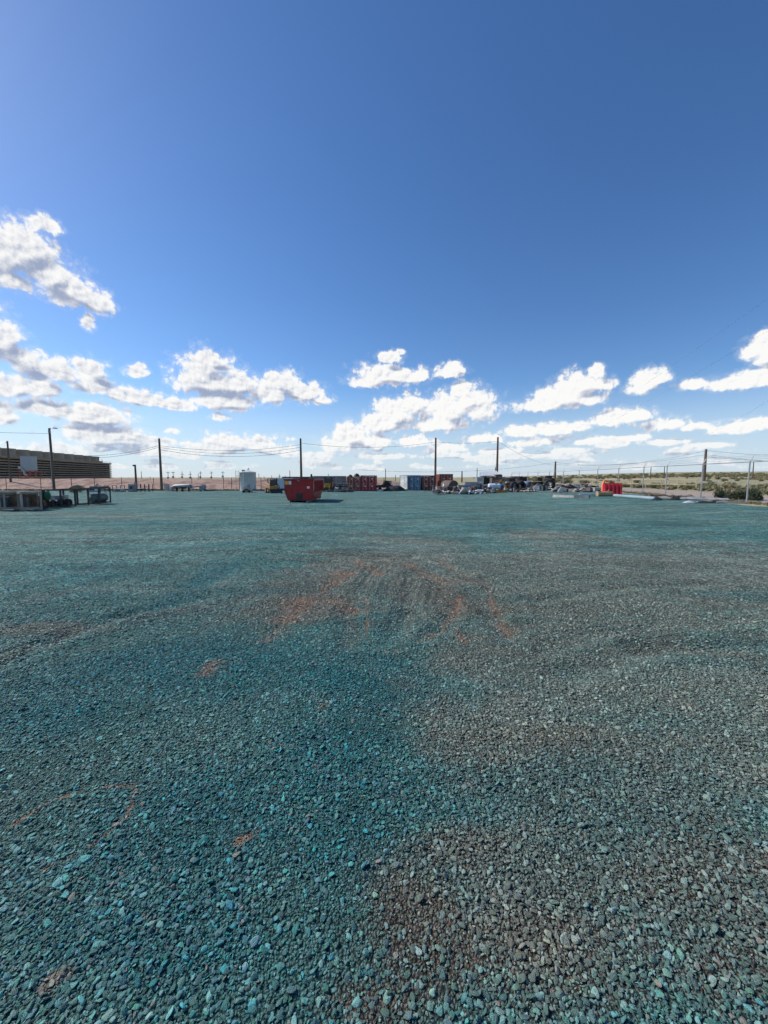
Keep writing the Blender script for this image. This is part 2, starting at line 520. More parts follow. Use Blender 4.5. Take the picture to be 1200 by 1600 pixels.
MARKS = [([(400, 862), (520, 866), (640, 870), (735, 895), (790, 935)], 9), ([(0, 850), (250, 845), (470, 838)], 5), ([(420, 872), (560, 880), (690, 905)], 7), ([(840, 905), (960, 893), (1200, 884)], 7), ([(860, 1010), (1000, 985), (1200, 970)], 10), ([(546, 1012), (548, 960), (592, 890)], 9), ([(742, 925), (770, 965), (800, 1000)], 10),
         ([(0, 1030), (120, 985), (330, 945)], 14), ([(300, 812), (560, 800), (690, 790)], 3), ([(560, 822), (760, 812), (1000, 800)], 3), ([(900, 835), (1050, 850), (1200, 872)], 6), ([(100, 880), (260, 868), (480, 850)], 5), ([(640, 1000), (640, 950), (660, 900)], 9)]
def yard_group():
    g_ = bpy.data.node_groups.new('yard_colour', 'ShaderNodeTree')
    g_.interface.new_socket('P', in_out='INPUT', socket_type='NodeSocketVector')
    g_.interface.new_socket('Color', in_out='OUTPUT', socket_type='NodeSocketColor')
    g_.interface.new_socket('Soil', in_out='OUTPUT', socket_type='NodeSocketFloat')
    g_.interface.new_socket('Orange', in_out='OUTPUT', socket_type='NodeSocketFloat')
    g_.interface.new_socket('Tread', in_out='OUTPUT', socket_type='NodeSocketFloat')
    b = NB(g_)
    gi = b.new('NodeGroupInput'); go = b.new('NodeGroupOutput')
    P = b.v('MULTIPLY', gi.outputs[0], (1, 1, 0))
    # low, mid and fine variation
    nA = b.noise(P, .11, 4, .55); nB = b.noise(P, .55, 5, .62); nC = b.noise(P, 2.6, 5, .65)
    n_edge = b.m('ADD', b.m('MULTIPLY', b.m('SUBTRACT', nB, .5), 1.5), b.m('MULTIPLY', b.m('SUBTRACT', nC, .5), .8))
    def field(lst):
        acc = -1.0
        for (cx, cy, rx, ry) in lst:
            c0 = wpt(cx, cy); xa = wpt(cx - rx, cy); xb = wpt(cx + rx, cy); ya = wpt(cx, cy + ry); yb = wpt(cx, cy - ry)
            hx = max(.1, (xb[0] - xa[0]) / 2); hy = max(.1, (yb[1] - ya[1]) / 2); ccy = (ya[1] + yb[1]) / 2
            xc = c0[0] * ccy / c0[1]
            hx *= ccy / c0[1]
            q = b.v('MULTIPLY_ADD', P, (1 / hx, 1 / hy, 0), (-xc / hx, -ccy / hy, 0))
            k = b.m('SUBTRACT', 1.0, b.v('LENGTH', q))
            acc = b.m('SMOOTH_MAX', acc, k, .3)
        return acc
    dust = b.sm(b.m('ADD', field(DUST), n_edge), -.20, .45)
    blue = b.sm(b.m('ADD', field(BLUE), n_edge), -.05, .7)
    redp = b.sm(b.m('ADD', field([(500, 955, 110, 45), (680, 925, 90, 40), (590, 885, 110, 20), (765, 960, 60, 40), (330, 1050, 30, 15)]), n_edge), .0, .9)
    soily = b.sm(b.m('ADD', field(SOILY), b.m('MULTIPLY', n_edge, 1.3)), -.1, .7)
    acc = -1.0
    for pts, wpx in STROKES:
        for (a, c) in zip(pts[:-1], pts[1:]):
            A, B = wpt(*a), wpt(*c)
            wd = wpx / 600.0 * (A[1] + B[1]) / 2 * 1.06
            ax, ay = B[0] - A[0], B[1] - A[1]
            L2 = ax * ax + ay * ay
            rel = b.v('SUBTRACT', P, (A[0], A[1], 0))
            t = b.m('MINIMUM', b.m('MAXIMUM', b.m('MULTIPLY', b.v('DOT_PRODUCT', rel, (ax, ay, 0)), 1 / L2), 0.0), 1.0)
            d = b.v('LENGTH', b.v('SUBTRACT', rel, b.v('SCALE', (ax, ay, 0), None, t)))
            acc = b.m('MAXIMUM', acc, b.m('SUBTRACT', 1.0, b.m('DIVIDE', d, wd)))
    fine = b.noise(P, 13, 4, .7)
    orange = b.sm(b.m('ADD', b.m('ADD', acc, b.m('MULTIPLY', n_edge, 1.8)), b.m('MULTIPLY', b.m('SUBTRACT', fine, .5), 3.2)), .25, 1.25)
    acc = -1.0
    dmin = 9.0
    for pts, wpx in MARKS:
        for (a, c) in zip(pts[:-1], pts[1:]):
            A, B = wpt(*a), wpt(*c)
            wd = max(.16, wpx / 600.0 * (A[1] + B[1]) / 2 * 1.3)
            ax, ay = B[0] - A[0], B[1] - A[1]
            rel = b.v('SUBTRACT', P, (A[0], A[1], 0))
            t = b.m('MINIMUM', b.m('MAXIMUM', b.m('MULTIPLY', b.v('DOT_PRODUCT', rel, (ax, ay, 0)), 1 / (ax * ax + ay * ay)), 0.0), 1.0)
            d = b.v('LENGTH', b.v('SUBTRACT', rel, b.v('SCALE', (ax, ay, 0), None, t)))
            acc = b.m('MAXIMUM', acc, b.m('SUBTRACT', 1.0, b.m('DIVIDE', d, wd)))
            dmin = b.m('MINIMUM', dmin, d)
    tread = b.m('MULTIPLY', b.m('SINE', b.m('MULTIPLY', dmin, 2 * math.pi / .13)), b.m('MULTIPLY', b.sm(dmin, .42, .22), b.sm(nB, .35, .55)))
    marks = b.sm(b.m('ADD', b.m('ADD', acc, b.m('MULTIPLY', n_edge, .8)), b.m('MULTIPLY', b.m('SUBTRACT', fine, .5), 1.6)), .1, 1.0)
    teal = b.mix(b.sm(nA, .35, .65), Y_TEAL_A, Y_TEAL_B)
    teal = b.mix(b.m('MULTIPLY', b.sm(nB, .4, .7), .55), teal, Y_TEAL_C)
    teal = b.mix(b.m('MULTIPLY', blue, .75), teal, Y_BLUE)
    col = b.mix(b.m('MULTIPLY', dust, b.sm(nC, .2, .7, .45, .85)), teal, Y_DUST)
    col = b.mix(b.m('MULTIPLY', soily, .30), col, Y_SOIL)
    # thin random dirt showing through everywhere
    spots = b.m('MULTIPLY', b.sm(b.noise(P, 1.1, 5, .7), .55, .74), .32)
    col = b.mix(spots, col, Y_DUST)
    # rubbed wheel lines swinging across the yard
    py_ = b.v('MULTIPLY', b.v('ADD', P, b.v('SCALE', b.cxyz(nA, nA, 0.0), None, 14.0)), (.10, .9, 0))
    lines = b.m('MULTIPLY', b.sm(b.noise(py_, 1.4, 4, .6), .52, .68), .50)
    col = b.mix(lines, col, Y_PALE)
    lin2 = b.m('MULTIPLY', b.sm(b.noise(b.v('MULTIPLY', b.v('ADD', P, (31, 7, 0)), (.16, .7, 0)), 1.1, 4, .65), .52, .68), .55)
    col = b.mix(lin2, col, Y_DARK)
    far = b.noise(b.v('MULTIPLY', b.v('ADD', P, b.v('SCALE', b.cxyz(0.0, nA, 0.0), None, 9.0)), (.035, .30, 0)), 1.0, 5, .6)
    col = b.mix(b.m('MULTIPLY', b.sm(far, .52, .68), .38), col, Y_DUST)
    col = b.mix(b.m('MULTIPLY', b.sm(far, .48, .34), .45), col, Y_BLUE)
    col = b.mix(b.sm(tread, 0.0, -1.0, 0.0, .40), col, Y_DARK)
    col = b.mix(b.m('MULTIPLY', redp, b.sm(fine, .3, .7, .10, .50)), col, (.26, .19, .14))
    col = b.mix(b.m('MULTIPLY', marks, .6), col, b.mix(nC, Y_PALE, tuple(x * 1.15 for x in Y_DUST)))
    col = b.mix(b.m('MULTIPLY', orange, .50), col, b.mix(nC, Y_ORANGE, tuple(x * 1.4 for x in Y_ORANGE)))
    g_.links.new(col, go.inputs[0])
    g_.links.new(b.m('MAXIMUM', soily, b.m('MULTIPLY', dust, .35)), go.inputs[1])
    g_.links.new(orange, go.inputs[2])
    g_.links.new(tread, go.inputs[3])
    return g_

Y_TEAL_A = (.076, .220, .202)
Y_TEAL_B = (.118, .258, .232)
Y_TEAL_C = (.120, .222, .200)
Y_BLUE = (.026, .185, .195)
Y_DUST = (.215, .225, .180)
Y_SOIL = (.225, .180, .130)
Y_PALE = (.200, .275, .240)
Y_DARK = (.040, .150, .148)
Y_ORANGE = (.29, .165, .110)

# ruts pressed into the yard
for pts, wpx in STROKES[:4] + STROKES[9:12]:
    q = [wpt(*p) for p in pts]
    TRACKS.append((q, wpx / 600 * q[0][1] * .8, .014))
for pts in ([(400, 860), (520, 868), (640, 872), (760, 905), (800, 960)], [(0, 850), (140, 848), (300, 845), (470, 838)], [(0, 1040), (90, 1000), (200, 960), (330, 935)], [(900, 838), (1050, 853), (1200, 875)], [(420, 875), (560, 883), (690, 908)], [(742, 925), (770, 965), (800, 1000)], [(100, 884), (260, 871), (480, 853)],
            [(600, 1010), (640, 960), (640, 900)], [(560, 1010), (545, 960), (590, 890)], [(880, 1060), (1000, 1020), (1200, 1000)], [(840, 940), (960, 920), (1200, 905)]):
    q = [wpt(*p) for p in pts]
    TRACKS.append((q, .15, .024))
YARD = yard_group()

def ground_mat(stone=False):
    m = bpy.data.materials.new('gravel_stone' if stone else 'gravel_bed'); m.use_nodes = True
    nt = m.node_tree; nt.nodes.clear(); b = NB(nt)
    gm = b.new('ShaderNodeNewGeometry')
    yg = b.new('ShaderNodeGroup'); yg.node_tree = YARD
    pr = b.new('ShaderNodeBsdfPrincipled')
    if stone:
        oi = b.new('ShaderNodeObjectInfo')
        b.put(yg.inputs[0], oi.outputs['Location'])
        rnd = oi.outputs['Random']
        r2 = b.m('FRACT', b.m('MULTIPLY', rnd, 57.31)); r3 = b.m('FRACT', b.m('MULTIPLY', rnd, 913.7)); r4 = b.m('FRACT', b.m('MULTIPLY', rnd, 3571.9))
        tco = b.new('ShaderNodeTexCoord').outputs['Object']
        pp = b.v('ADD', tco, b.v('SCALE', (91, 57, 33), None, rnd))
        nn = b.noise(pp, 1.6, 5, .65); nf = b.noise(pp, 9, 4, .7)
        c = b.hsv(yg.outputs[0], b.m('ADD', .5, b.m('MULTIPLY', b.m('SUBTRACT', r2, .45), .075)), b.sm(r3, 0, 1, .75, 1.30, 'LINEAR'), b.m('ADD', .80, b.m('MULTIPLY', b.m('POWER', rnd, 2.6), 1.6)))
        # dye worn off: bare grey rock and soil dust on some faces
        c = b.mix(b.m('MULTIPLY', b.sm(nn, .52, .66), b.sm(r4, .4, 1, 0, .40)), c, (.13, .22, .21))
        c = b.mix(b.m('MULTIPLY', b.sm(nf, .5, .72), .35), c, (.06, .10, .10))
        c = b.mix(b.m('MULTIPLY', b.sm(r4, .978, .985), .7), c, (.34, .28, .23))
        b.put(pr.inputs['Base Color'], c)
        pr.inputs['Roughness'].default_value = .62
        pr.inputs['Specular IOR Level'].default_value = .35
        bp = b.new('ShaderNodeBump'); bp.inputs['Strength'].default_value = .5; bp.inputs['Distance'].default_value = .12
        b.put(bp.inputs['Height'], b.m('ADD', nn, b.m('MULTIPLY', nf, .4)))
    else:
        P = gm.outputs['Position']
        b.put(yg.inputs[0], P)
        warp = b.v('ADD', P, b.v('SCALE', b.cxyz(b.noise(P, 9, 2, .5), b.noise(b.v('ADD', P, (5, 9, 0)), 9, 2, .5), 0.0), None, .09))
        dist = b.v('LENGTH', P)
        cell = b.voro(warp, 30, 'F1', 0, .5, '2D', 'Color')
        cd = b.voro(warp, 30, 'F1', 0, .5, '2D', 'Distance')
        cr, cg, cb = b.xyz(cell)
        cell2 = b.voro(warp, 11, 'F1', 0, .5, '2D', 'Color'); c2, c3, c4 = b.xyz(cell2)
        near = b.sm(dist, 2.0, 9.0)
        mott = b.m('MULTIPLY', b.sm(b.noise(b.v('MULTIPLY', P, (.35, 1.1, 0)), .9, 5, .65), .3, .7, .72, 1.28), b.sm(b.noise(P, 2.4, 4, .7), .3, .7, .78, 1.22))
        # per-pebble tone with shade painted into the gaps; the bed between the loose stones near the camera is darker fines
        val = b.m('ADD', .50, b.m('MULTIPLY', b.m('POWER', cr, 1.6), 1.15))
        val = b.m('MULTIPLY', val, b.sm(cd, .75, .45, .62, 1.0))
        val = b.m('MULTIPLY', val, b.sm(c2, 0, 1, .80, 1.2, 'LINEAR'))
        val = b.m('MULTIPLY', val, b.m('MULTIPLY', mott, .95))
        c = b.hsv(yg.outputs[0], b.m('ADD', .5, b.m('MULTIPLY', b.m('SUBTRACT', cg, .5), .05)), b.sm(cb, 0, 1, .6, 1.2, 'LINEAR'), val)
        warp2 = b.v('ADD', P, b.v('SCALE', b.cxyz(b.noise(P, 40, 2, .5), b.noise(b.v('ADD', P, (3, 1, 0)), 40, 2, .5), 0.0), None, .02))
        sd_ = b.voro(warp2, 95, 'F1', 0, .5, '2D', 'Distance'); sr_ = b.xyz(b.voro(warp2, 95, 'F1', 0, .5, '2D', 'Color'))[0]
        fines = b.hsv(b.mix(b.m('MULTIPLY', yg.outputs[1], .85), yg.outputs[0], b.mix(b.noise(P, 5, 4, .6), Y_SOIL, (.13, .115, .095))), .5, .9, b.m('MULTIPLY', b.sm(sd_, .62, .25, .30, 1.0), b.m('ADD', .34, b.m('MULTIPLY', sr_, .75))))  # grain edges darkened: shade painted between the fines
        c = b.mix(near, fines, c)
        c = b.mix(b.m('MULTIPLY', yg.outputs[2], .6), c, b.mix(b.noise(P, 7, 4, .6), tuple(x * .75 for x in Y_ORANGE), tuple(x * 1.35 for x in Y_ORANGE)))
        b.put(pr.inputs['Base Color'], c)
        pr.inputs['Roughness'].default_value = .9
        pr.inputs['Specular IOR Level'].default_value = .15
        hgt = b.m('ADD', b.m('MULTIPLY', b.m('MULTIPLY', b.m('SUBTRACT', .6, cd), b.m('ADD', .5, cr)), b.sm(dist, 1.0, 5.0, .35, 1.0)), b.m('ADD', b.m('MULTIPLY', b.m('SUBTRACT', .6, sd_), .55), b.m('MULTIPLY', b.noise(P, 3.5, 5, .7), b.sm(dist, 3, 12, .15, 1.5))))
        bp = b.new('ShaderNodeBump'); bp.inputs['Strength'].default_value = .75; bp.inputs['Distance'].default_value = .022
        b.put(bp.inputs['Height'], b.m('ADD', hgt, b.m('MULTIPLY', yg.outputs[3], .9)))
    nt.links.new(bp.outputs[0], pr.inputs['Normal'])
    o = b.new('ShaderNodeOutputMaterial'); nt.links.new(pr.outputs[0], o.inputs[0])
    return m
GRAVEL_BED = ground_mat(False)
GRAVEL_STONE = ground_mat(True)

def earth_mat(key, a, c_, d, sc=.25, bump=.6, streak=None):
    m = bpy.data.materials.new(key); m.use_nodes = True
    nt = m.node_tree; nt.nodes.clear(); b = NB(nt)
    P = b.new('ShaderNodeNewGeometry').outputs['Position']
    n1 = b.noise(P, sc, 5, .6); n2 = b.noise(P, sc * 6, 5, .65); n3 = b.noise(P, sc * 40, 4, .7)
    c = b.mix(b.sm(n1, .35, .65), a, c_)
    c = b.mix(b.sm(n2, .45, .7), c, d)
    if streak:
        s = b.noise(b.v('MULTIPLY', b.v('ADD', P, b.v('SCALE', b.cxyz(0.0, 0.0, n2), None, .6)), streak), 1.0, 5, .65)
        c = b.mix(b.m('MULTIPLY', b.sm(s, .45, .62), .65), c, tuple(x * .55 for x in d))
    c = b.hsv(c, .5, 1, b.m('ADD', .6, b.m('MULTIPLY', n3, .8)))
    pr = b.new('ShaderNodeBsdfPrincipled'); b.put(pr.inputs['Base Color'], c); pr.inputs['Roughness'].default_value = .95; pr.inputs['Specular IOR Level'].default_value = .1
    bp = b.new('ShaderNodeBump'); bp.inputs['Strength'].default_value = bump; bp.inputs['Distance'].default_value = .12
    b.put(bp.inputs['Height'], b.m('ADD', n2, b.m('MULTIPLY', n3, .35))); nt.links.new(bp.outputs[0], pr.inputs['Normal'])
    o = b.new('ShaderNodeOutputMaterial'); nt.links.new(pr.outputs[0], o.inputs[0])
    return m
EARTH = earth_mat('dry_grassland', (.36, .32, .20), (.28, .285, .16), (.39, .325, .22), .05, .5)
BERM = earth_mat('pink_earth', (.40, .28, .225), (.46, .335, .275), (.33, .215, .165), .35, .9, streak=(.55, .2, 1.6))
ROADM = earth_mat('pale_road_dust', (.36, .30, .265), (.40, .335, .29), (.33, .255, .215), .2, .3)

# ------------------------------------------------------------------ ground sheets
def polar():
    ang = np.concatenate([np.arange(-62, 62.01, .27), np.arange(66, 298 - 3.9, 4.0)]) * math.pi / 180
    rr = [.35]
    while rr[-1] < 78:
        rr.append(rr[-1] * 1.0095)
    while rr[-1] < 4500:
        rr.append(rr[-1] * 1.06)
    rr = np.array(rr)
    A, Rr = np.meshgrid(ang, rr)
    x, y = np.sin(A) * Rr, np.cos(A) * Rr
    return x, y
X, Yy = polar()
Z = g_np(X, Yy)
nr, na = X.shape
verts = np.stack([X.ravel(), Yy.ravel(), Z.ravel()], 1)
idx = np.arange(nr * na).reshape(nr, na)
q = np.stack([idx[:-1, :], np.roll(idx, -1, 1)[:-1, :], np.roll(idx, -1, 1)[1:, :], idx[1:, :]], -1).reshape(-1, 4)
q = q[:, ::-1]
cen = verts[q].mean(1)
wob = 2.2 * fbm(cen[:, 0] / 5, cen[:, 1] / 5, 21, 4)
inyard = (cen[:, 0] < fence_x(cen[:, 1]) - 1.0 + wob) & (cen[:, 1] < 66.5 + wob * 1.5 - 6 * sstep(8, 22, cen[:, 0])) & (cen[:, 0] > -95) & (cen[:, 1] > -40)

def sheet(name, faces, m, label):
    u, inv = np.unique(faces, return_inverse=True)
    me = bpy.data.meshes.new(name)
    vs = verts[u]
    fs = inv.reshape(-1, 4)
    me.vertices.add(len(vs)); me.vertices.foreach_set('co', vs.ravel())
    me.loops.add(len(fs) * 4); me.loops.foreach_set('vertex_index', fs.ravel().astype(np.int32))
    me.polygons.add(len(fs)); me.polygons.foreach_set('loop_start', np.arange(0, len(fs) * 4, 4, dtype=np.int32))
    me.update(calc_edges=True); me.validate()
    me.polygons.foreach_set('use_smooth', [True] * len(me.polygons))
    me.materials.append(m)
    o = bpy.data.objects.new(name, me); C.objects.link(o)
    tag(o, label, kind='structure')
    return o
sheet('gravel_yard', q[inyard], GRAVEL_BED, 'wide yard of crushed gravel dyed teal green with brown worn patches')
sheet('ground', q[~inyard], EARTH, 'dry olive and tan grassland running to the horizon')
# small disc under the camera so that the yard has no hole
th = np.linspace(0, 2 * math.pi, 25)[:-1]
mb = MB(); mb.add([(0, 0, g(0, 0))] + [(math.sin(t) * .36, math.cos(t) * .36, g(math.sin(t) * .36, math.cos(t) * .36) - .002) for t in th], [(0, 1 + (i + 1) % 24, 1 + i) for i in range(24)], True)
tag(mb.build('gravel_patch', GRAVEL_BED), 'gravel underfoot at the camera', kind='structure')

def strip(name, m, rows, label, dz=.004):
    """Sheet from rows of (x, y) points following the terrain."""
    n = len(rows[0])
    vs = []
    for r in rows:
        for (x, y) in r:
            vs.append((x, y, float(g_np(x, y)) + dz))
    fs = [(j * n + i, j * n + i + 1, (j + 1) * n + i + 1, (j + 1) * n + i) for j in range(len(rows) - 1) for i in range(n - 1)]
    b = MB(); b.add(vs, fs, True)
    return tag(b.build(name, m), label, kind='structure')
rows = []
for y in np.arange(-30, 150, 1.5):
    wv = .8 * float(fbm(np.float64(y) / 6, np.float64(1.3), 5, 3))
    rows.append([(fence_x(y) + .7 + wv + k * 1.2, y) for k in range(7)])
strip('dirt_road', ROADM, rows, 'pale pinkish dirt road running outside the chain link fence', .03)
rows = []
for y in np.arange(57, 69, 1.0):
    rows.append([(x, y + .6 * math.sin(x * .7)) for x in np.arange(10, 34, 1.5)])

# earth berm behind the yard on the left
def berm():
    xs = np.arange(-190, 12.1, .8); ts = np.linspace(0, 1, 34)
    vs = []
    for t in ts:
        for x in xs:
            y = 68.0 + t * 40 + .9 * float(fbm(np.float64(x) / 9, np.float64(3.3), 9, 3))
            prof = sstep(0, .30, t) * (1 - sstep(.62, 1.0, t))
            end = 1 - sstep(-6, 12, x)
            hgt = 2.02 * prof * (.30 + .70 * end)
            dy = fbm(np.float64(x) / 1.4 + t * 3, np.float64(y) / 1.1, 31, 5) * .55 * prof + fbm(np.float64(x) / 6, np.float64(y) / 5, 41, 3) * .35 * prof
            vs.append((x, y, float(base_g(x, y)) - .06 + hgt + float(dy)))
    n = len(xs)
    fs = [(j * n + i, j * n + i + 1, (j + 1) * n + i + 1, (j + 1) * n + i) for j in range(len(ts) - 1) for i in range(n - 1)]
    b = MB(); b.add(vs, fs, True)
    tag(b.build('earth_berm', BERM), 'long bank of raw pinkish earth behind the yard', kind='structure')
berm()

# ------------------------------------------------------------------ scattered stuff (gravel, scrub) as instances on points
def scatter(name, pts, rots, scl, which, sources, label):
    me = bpy.data.meshes.new(name)
    me.vertices.add(len(pts)); me.vertices.foreach_set('co', np.asarray(pts, np.float32).ravel())
    for nm, arr in (('rot', rots), ('scl', scl)):
        a = me.attributes.new(nm, 'FLOAT_VECTOR', 'POINT'); a.data.foreach_set('vector', np.asarray(arr, np.float32).ravel())
    a = me.attributes.new('which', 'INT', 'POINT'); a.data.foreach_set('value', np.asarray(which, np.int32))
    o = bpy.data.objects.new(name, me); C.objects.link(o)
    tag(o, label, kind='stuff')
    col = bpy.data.collections.new(name + '_pieces')
    for s in sources:
        col.objects.link(s)
    nt = bpy.data.node_groups.new(name + '_scatter', 'GeometryNodeTree')
    nt.interface.new_socket('Geometry', in_out='INPUT', socket_type='NodeSocketGeometry')
    nt.interface.new_socket('Geometry', in_out='OUTPUT', socket_type='NodeSocketGeometry')
    gi = nt.nodes.new('NodeGroupInput'); go = nt.nodes.new('NodeGroupOutput')
    ci = nt.nodes.new('GeometryNodeCollectionInfo'); ci.inputs['Collection'].default_value = col
    ci.inputs['Separate Children'].default_value = True; ci.inputs['Reset Children'].default_value = True
    ip = nt.nodes.new('GeometryNodeInstanceOnPoints')
    ip.inputs['Pick Instance'].default_value = True
    def attr(nm, dt):
        n = nt.nodes.new('GeometryNodeInputNamedAttribute'); n.data_type = dt; n.inputs['Name'].default_value = nm
        return n.outputs['Attribute']
    e2r = nt.nodes.new('FunctionNodeEulerToRotation')
    nt.links.new(attr('rot', 'FLOAT_VECTOR'), e2r.inputs[0])
    nt.links.new(gi.outputs[0], ip.inputs['Points']); nt.links.new(ci.outputs[0], ip.inputs['Instance'])
    nt.links.new(attr('which', 'INT'), ip.inputs['Instance Index']); nt.links.new(e2r.outputs[0], ip.inputs['Rotation']); nt.links.new(attr('scl', 'FLOAT_VECTOR'), ip.inputs['Scale'])
    nt.links.new(ip.outputs[0], go.inputs[0])
    md = o.modifiers.new('scatter', 'NODES'); md.node_group = nt
    return o

def rock_mesh(i):
    import bmesh
    rg = np.random.default_rng(100 + i)
    bm = bmesh.new(); bmesh.ops.create_icosphere(bm, subdivisions=3, radius=1.0)
    co = np.array([v.co[:] for v in bm.verts])
    for _ in range(14):                                   # crushed faces: soft plane cuts
        n = rg.normal(size=3); n /= np.linalg.norm(n)
        d = rg.uniform(.48, .84)
        h = co @ n - d
        co -= np.outer(np.clip(h, 0, None) * .985, n)
    co *= np.array([1.0, rg.uniform(.62, .85), rg.uniform(.42, .62)])
    co += (rg.normal(size=co.shape) * .008)
    for v, c in zip(bm.verts, co):
        v.co = c
    me = bpy.data.meshes.new('stone'); bm.to_mesh(me); bm.free()
    me.polygons.foreach_set('use_smooth', [True] * len(me.polygons))
    me.materials.append(GRAVEL_STONE)
    return bpy.data.objects.new('stone', me)
ROCKS = [rock_mesh(i) for i in range(12)]

def gravel():
    rg = np.random.default_rng(5)
    P, S = [], []
    def layer(r0, r1, sp, lo, hi, keep, pw=1.6):
        n = int((r1 + 1.5) * 1.12 / sp)
        xs = np.arange(-n, n + 1) * sp
        ys = np.arange(int(-.9 / sp), int(r1 / sp)) * sp
        gx, gy = np.meshgrid(xs, ys)
        gx = gx.ravel() + rg.uniform(-.48, .48, gx.size) * sp; gy = gy.ravel() + rg.uniform(-.48, .48, gy.size) * sp
        r = np.hypot(gx, gy)
        ok = (np.abs(gx) < (np.maximum(gy, 0) + 1.3) * 1.10) & (r >= r0) & (r < r1)
        gx, gy, r = gx[ok], gy[ok], r[ok]
        bare = fbm(gx / .9, gy / .9, 77, 4)                  # thin spots
        right = sstep(-.6, .6, gx) * sstep(2.6, 1.2, gy)
        kp = keep * (1 - sstep(.08, .26, bare + .09 * right) * .55) * (1 - .12 * right) * (1 - sstep(2.0, 11.0, r + 3.5 * bare) * .95)
        ok = rg.uniform(size=len(gx)) < kp
        gx, gy = gx[ok], gy[ok]
        s = lo + (hi - lo) * rg.uniform(size=len(gx)) ** pw
        P.append(np.stack([gx, gy, s], 1))
    layer(0, 14.0, .0195, .0075, .0170, 1.0)
    layer(0, 4.5, .0115, .0045, .0085, .9)
    layer(0, 8.0, .075, .016, .0230, .65, 2.2)
    A = np.concatenate(P)
    z = g_np(A[:, 0], A[:, 1])
    s = A[:, 2]
    n = len(A)
    pts = np.stack([A[:, 0], A[:, 1], z + s * rg.uniform(.05, .45, n)], 1)
    rot = np.stack([rg.normal(0, .38, n), rg.normal(0, .38, n), rg.uniform(0, 6.283, n)], 1)
    scl = np.stack([s * rg.uniform(.85, 1.35, n), s * rg.uniform(.85, 1.15, n), s * rg.uniform(.55, .95, n)], 1)
    scatter('gravel', pts, rot, scl, rg.integers(0, len(ROCKS), n), ROCKS, 'loose crushed stones dyed teal and blue green covering the yard')
    return n
print('stones', gravel())
#OBJECTS#
# ================================================================== OBJECTS
GALV = mat('galvanised steel', (.42, .43, .44), .45, .6, .12, 2, 0, .15)
DARKST = mat('dark steel', (.035, .034, .036), .55, .3, .3, 2, .25, .2)
RUBBER = mat('black rubber', (.022, .022, .024), .8, 0, .3, 4, 0, .25)
POLEW = wood('weathered pole timber', (.14, .105, .08))
TIMBER = wood('grey crate timber', (.36, .32, .27))
PALLET = wood('tan pallet timber', (.46, .33, .18))
WIREM = mat('black cable', (.03, .03, .033), .6, 0, .1, 1, 0, 0, 0)
WHITE = mat('white paint', (.58, .60, .62), .45, 0, .08, 1.5, .12, .2)
PALEBL = mat('pale blue white paint', (.46, .56, .66), .45, 0, .1, 1, .08, .1)
YELLOW = mat('machine yellow paint', (.44, .23, .035), .5, 0, .25, 2, .4, .2)
GLASSD = mat('dark cab glass', (.02, .025, .03), .15, 0, .1, 2, 0, .1, 0)
REDP = mat('dumpster red paint', (.30, .007, .012), .45, 0, .25, 1.2, .15, .03)
GREYP = mat('grey paint', (.22, .24, .26), .5, 0, .2, 1.5, .2, .25)
RUSTY = mat('rusty steel', (.15, .07, .045), .85, .1, .4, 2.5, .6, .25)
CONCR = mat('pale concrete', (.42, .40, .37), .9, 0, .2, 3, 0, .3)
CLOTH = mat('tan canvas', (.42, .32, .20), .9, 0, .25, 3, 0, .2)
CARD = mat('brown cardboard', (.22, .15, .10), .9, 0, .3, 3, 0, .3)
BLUEP = mat('blue plastic', (.03, .16, .42), .4, 0, .15, 2, 0, .2)
LBLUE = mat('light blue tank paint', (.55, .68, .78), .4, 0, .1, 1.5, 0, .15)
GREENP = mat('green plastic', (.02, .17, .08), .45, 0, .2, 2, 0, .2)
SHEETG = mat('silver sheet metal', (.33, .37, .41), .5, .3, .2, 1.5, .1, .2)
SHEETD = mat('dark slate sheet', (.10, .12, .14), .55, .2, .3, 2, .1, .3)
PLASTR = mat('red barrier plastic', (.70, .035, .05), .42, 0, .12, 1.5, 0, .05)
ORANGEP = mat('orange plastic', (.75, .25, .06), .5, 0, .1, 2, 0, .1)
STICKO = mat('orange sticker', (.75, .36, .05), .5, 0, .05, 2, 0, .1, 0)
STICKW = mat('white sticker', (.75, .73, .72), .5, 0, .05, 2, 0, .15, 0)
TANPIPE = mat('tan pipe paint', (.50, .40, .26), .7, 0, .15, 2, .2, .2)
LOUVER = mat('weathered louver board', (.40, .30, .205), .85, 0, .25, .5, 0, .3)
LOUVD = mat('painted interior shade', (.035, .03, .028), .9, 0, .3, .4, 0, .1)  # near black painted as shade behind the louvers and in the shed doorway
FRPG = mat('grey olive fan casing', (.30, .27, .215), .75, 0, .12, .2, 0, .2)
TOWGREY = mat('blue grey cladding', (.30, .36, .42), .6, 0, .08, .3, 0, .1)
REDSTEEL = mat('red oxide steel', (.35, .075, .06), .6, 0, .2, 1, 0, .2)
HOSEB = mat('black hose', (.018, .018, .02), .55, 0, .2, 3, 0, .2)

# ------------------------------------------------------------------ poles and wires
POLES = {}
def pole(key, px, Y, top_py, r, label, name='utility_pole', group='utility poles', extras=None, m=None, lean=0.0, cat='utility pole'):
    p = at(px, Y)
    x_top = (px + lean - 600) / 600 * Y
    h = CAM_H + ray(px, top_py).z * Y / ray(px, top_py).y - p.z
    t = thing(name, label, cat, (p.x, p.y, p.z - .05), 0, group)
    MB().cyl((0, 0, 0), (0, 0, h + .05), r * 1.25, r * .82, 12).build('shaft', m or POLEW, t)
    POLES[key] = (p, h, t)
    if extras:
        extras(t, h, r)
    return t

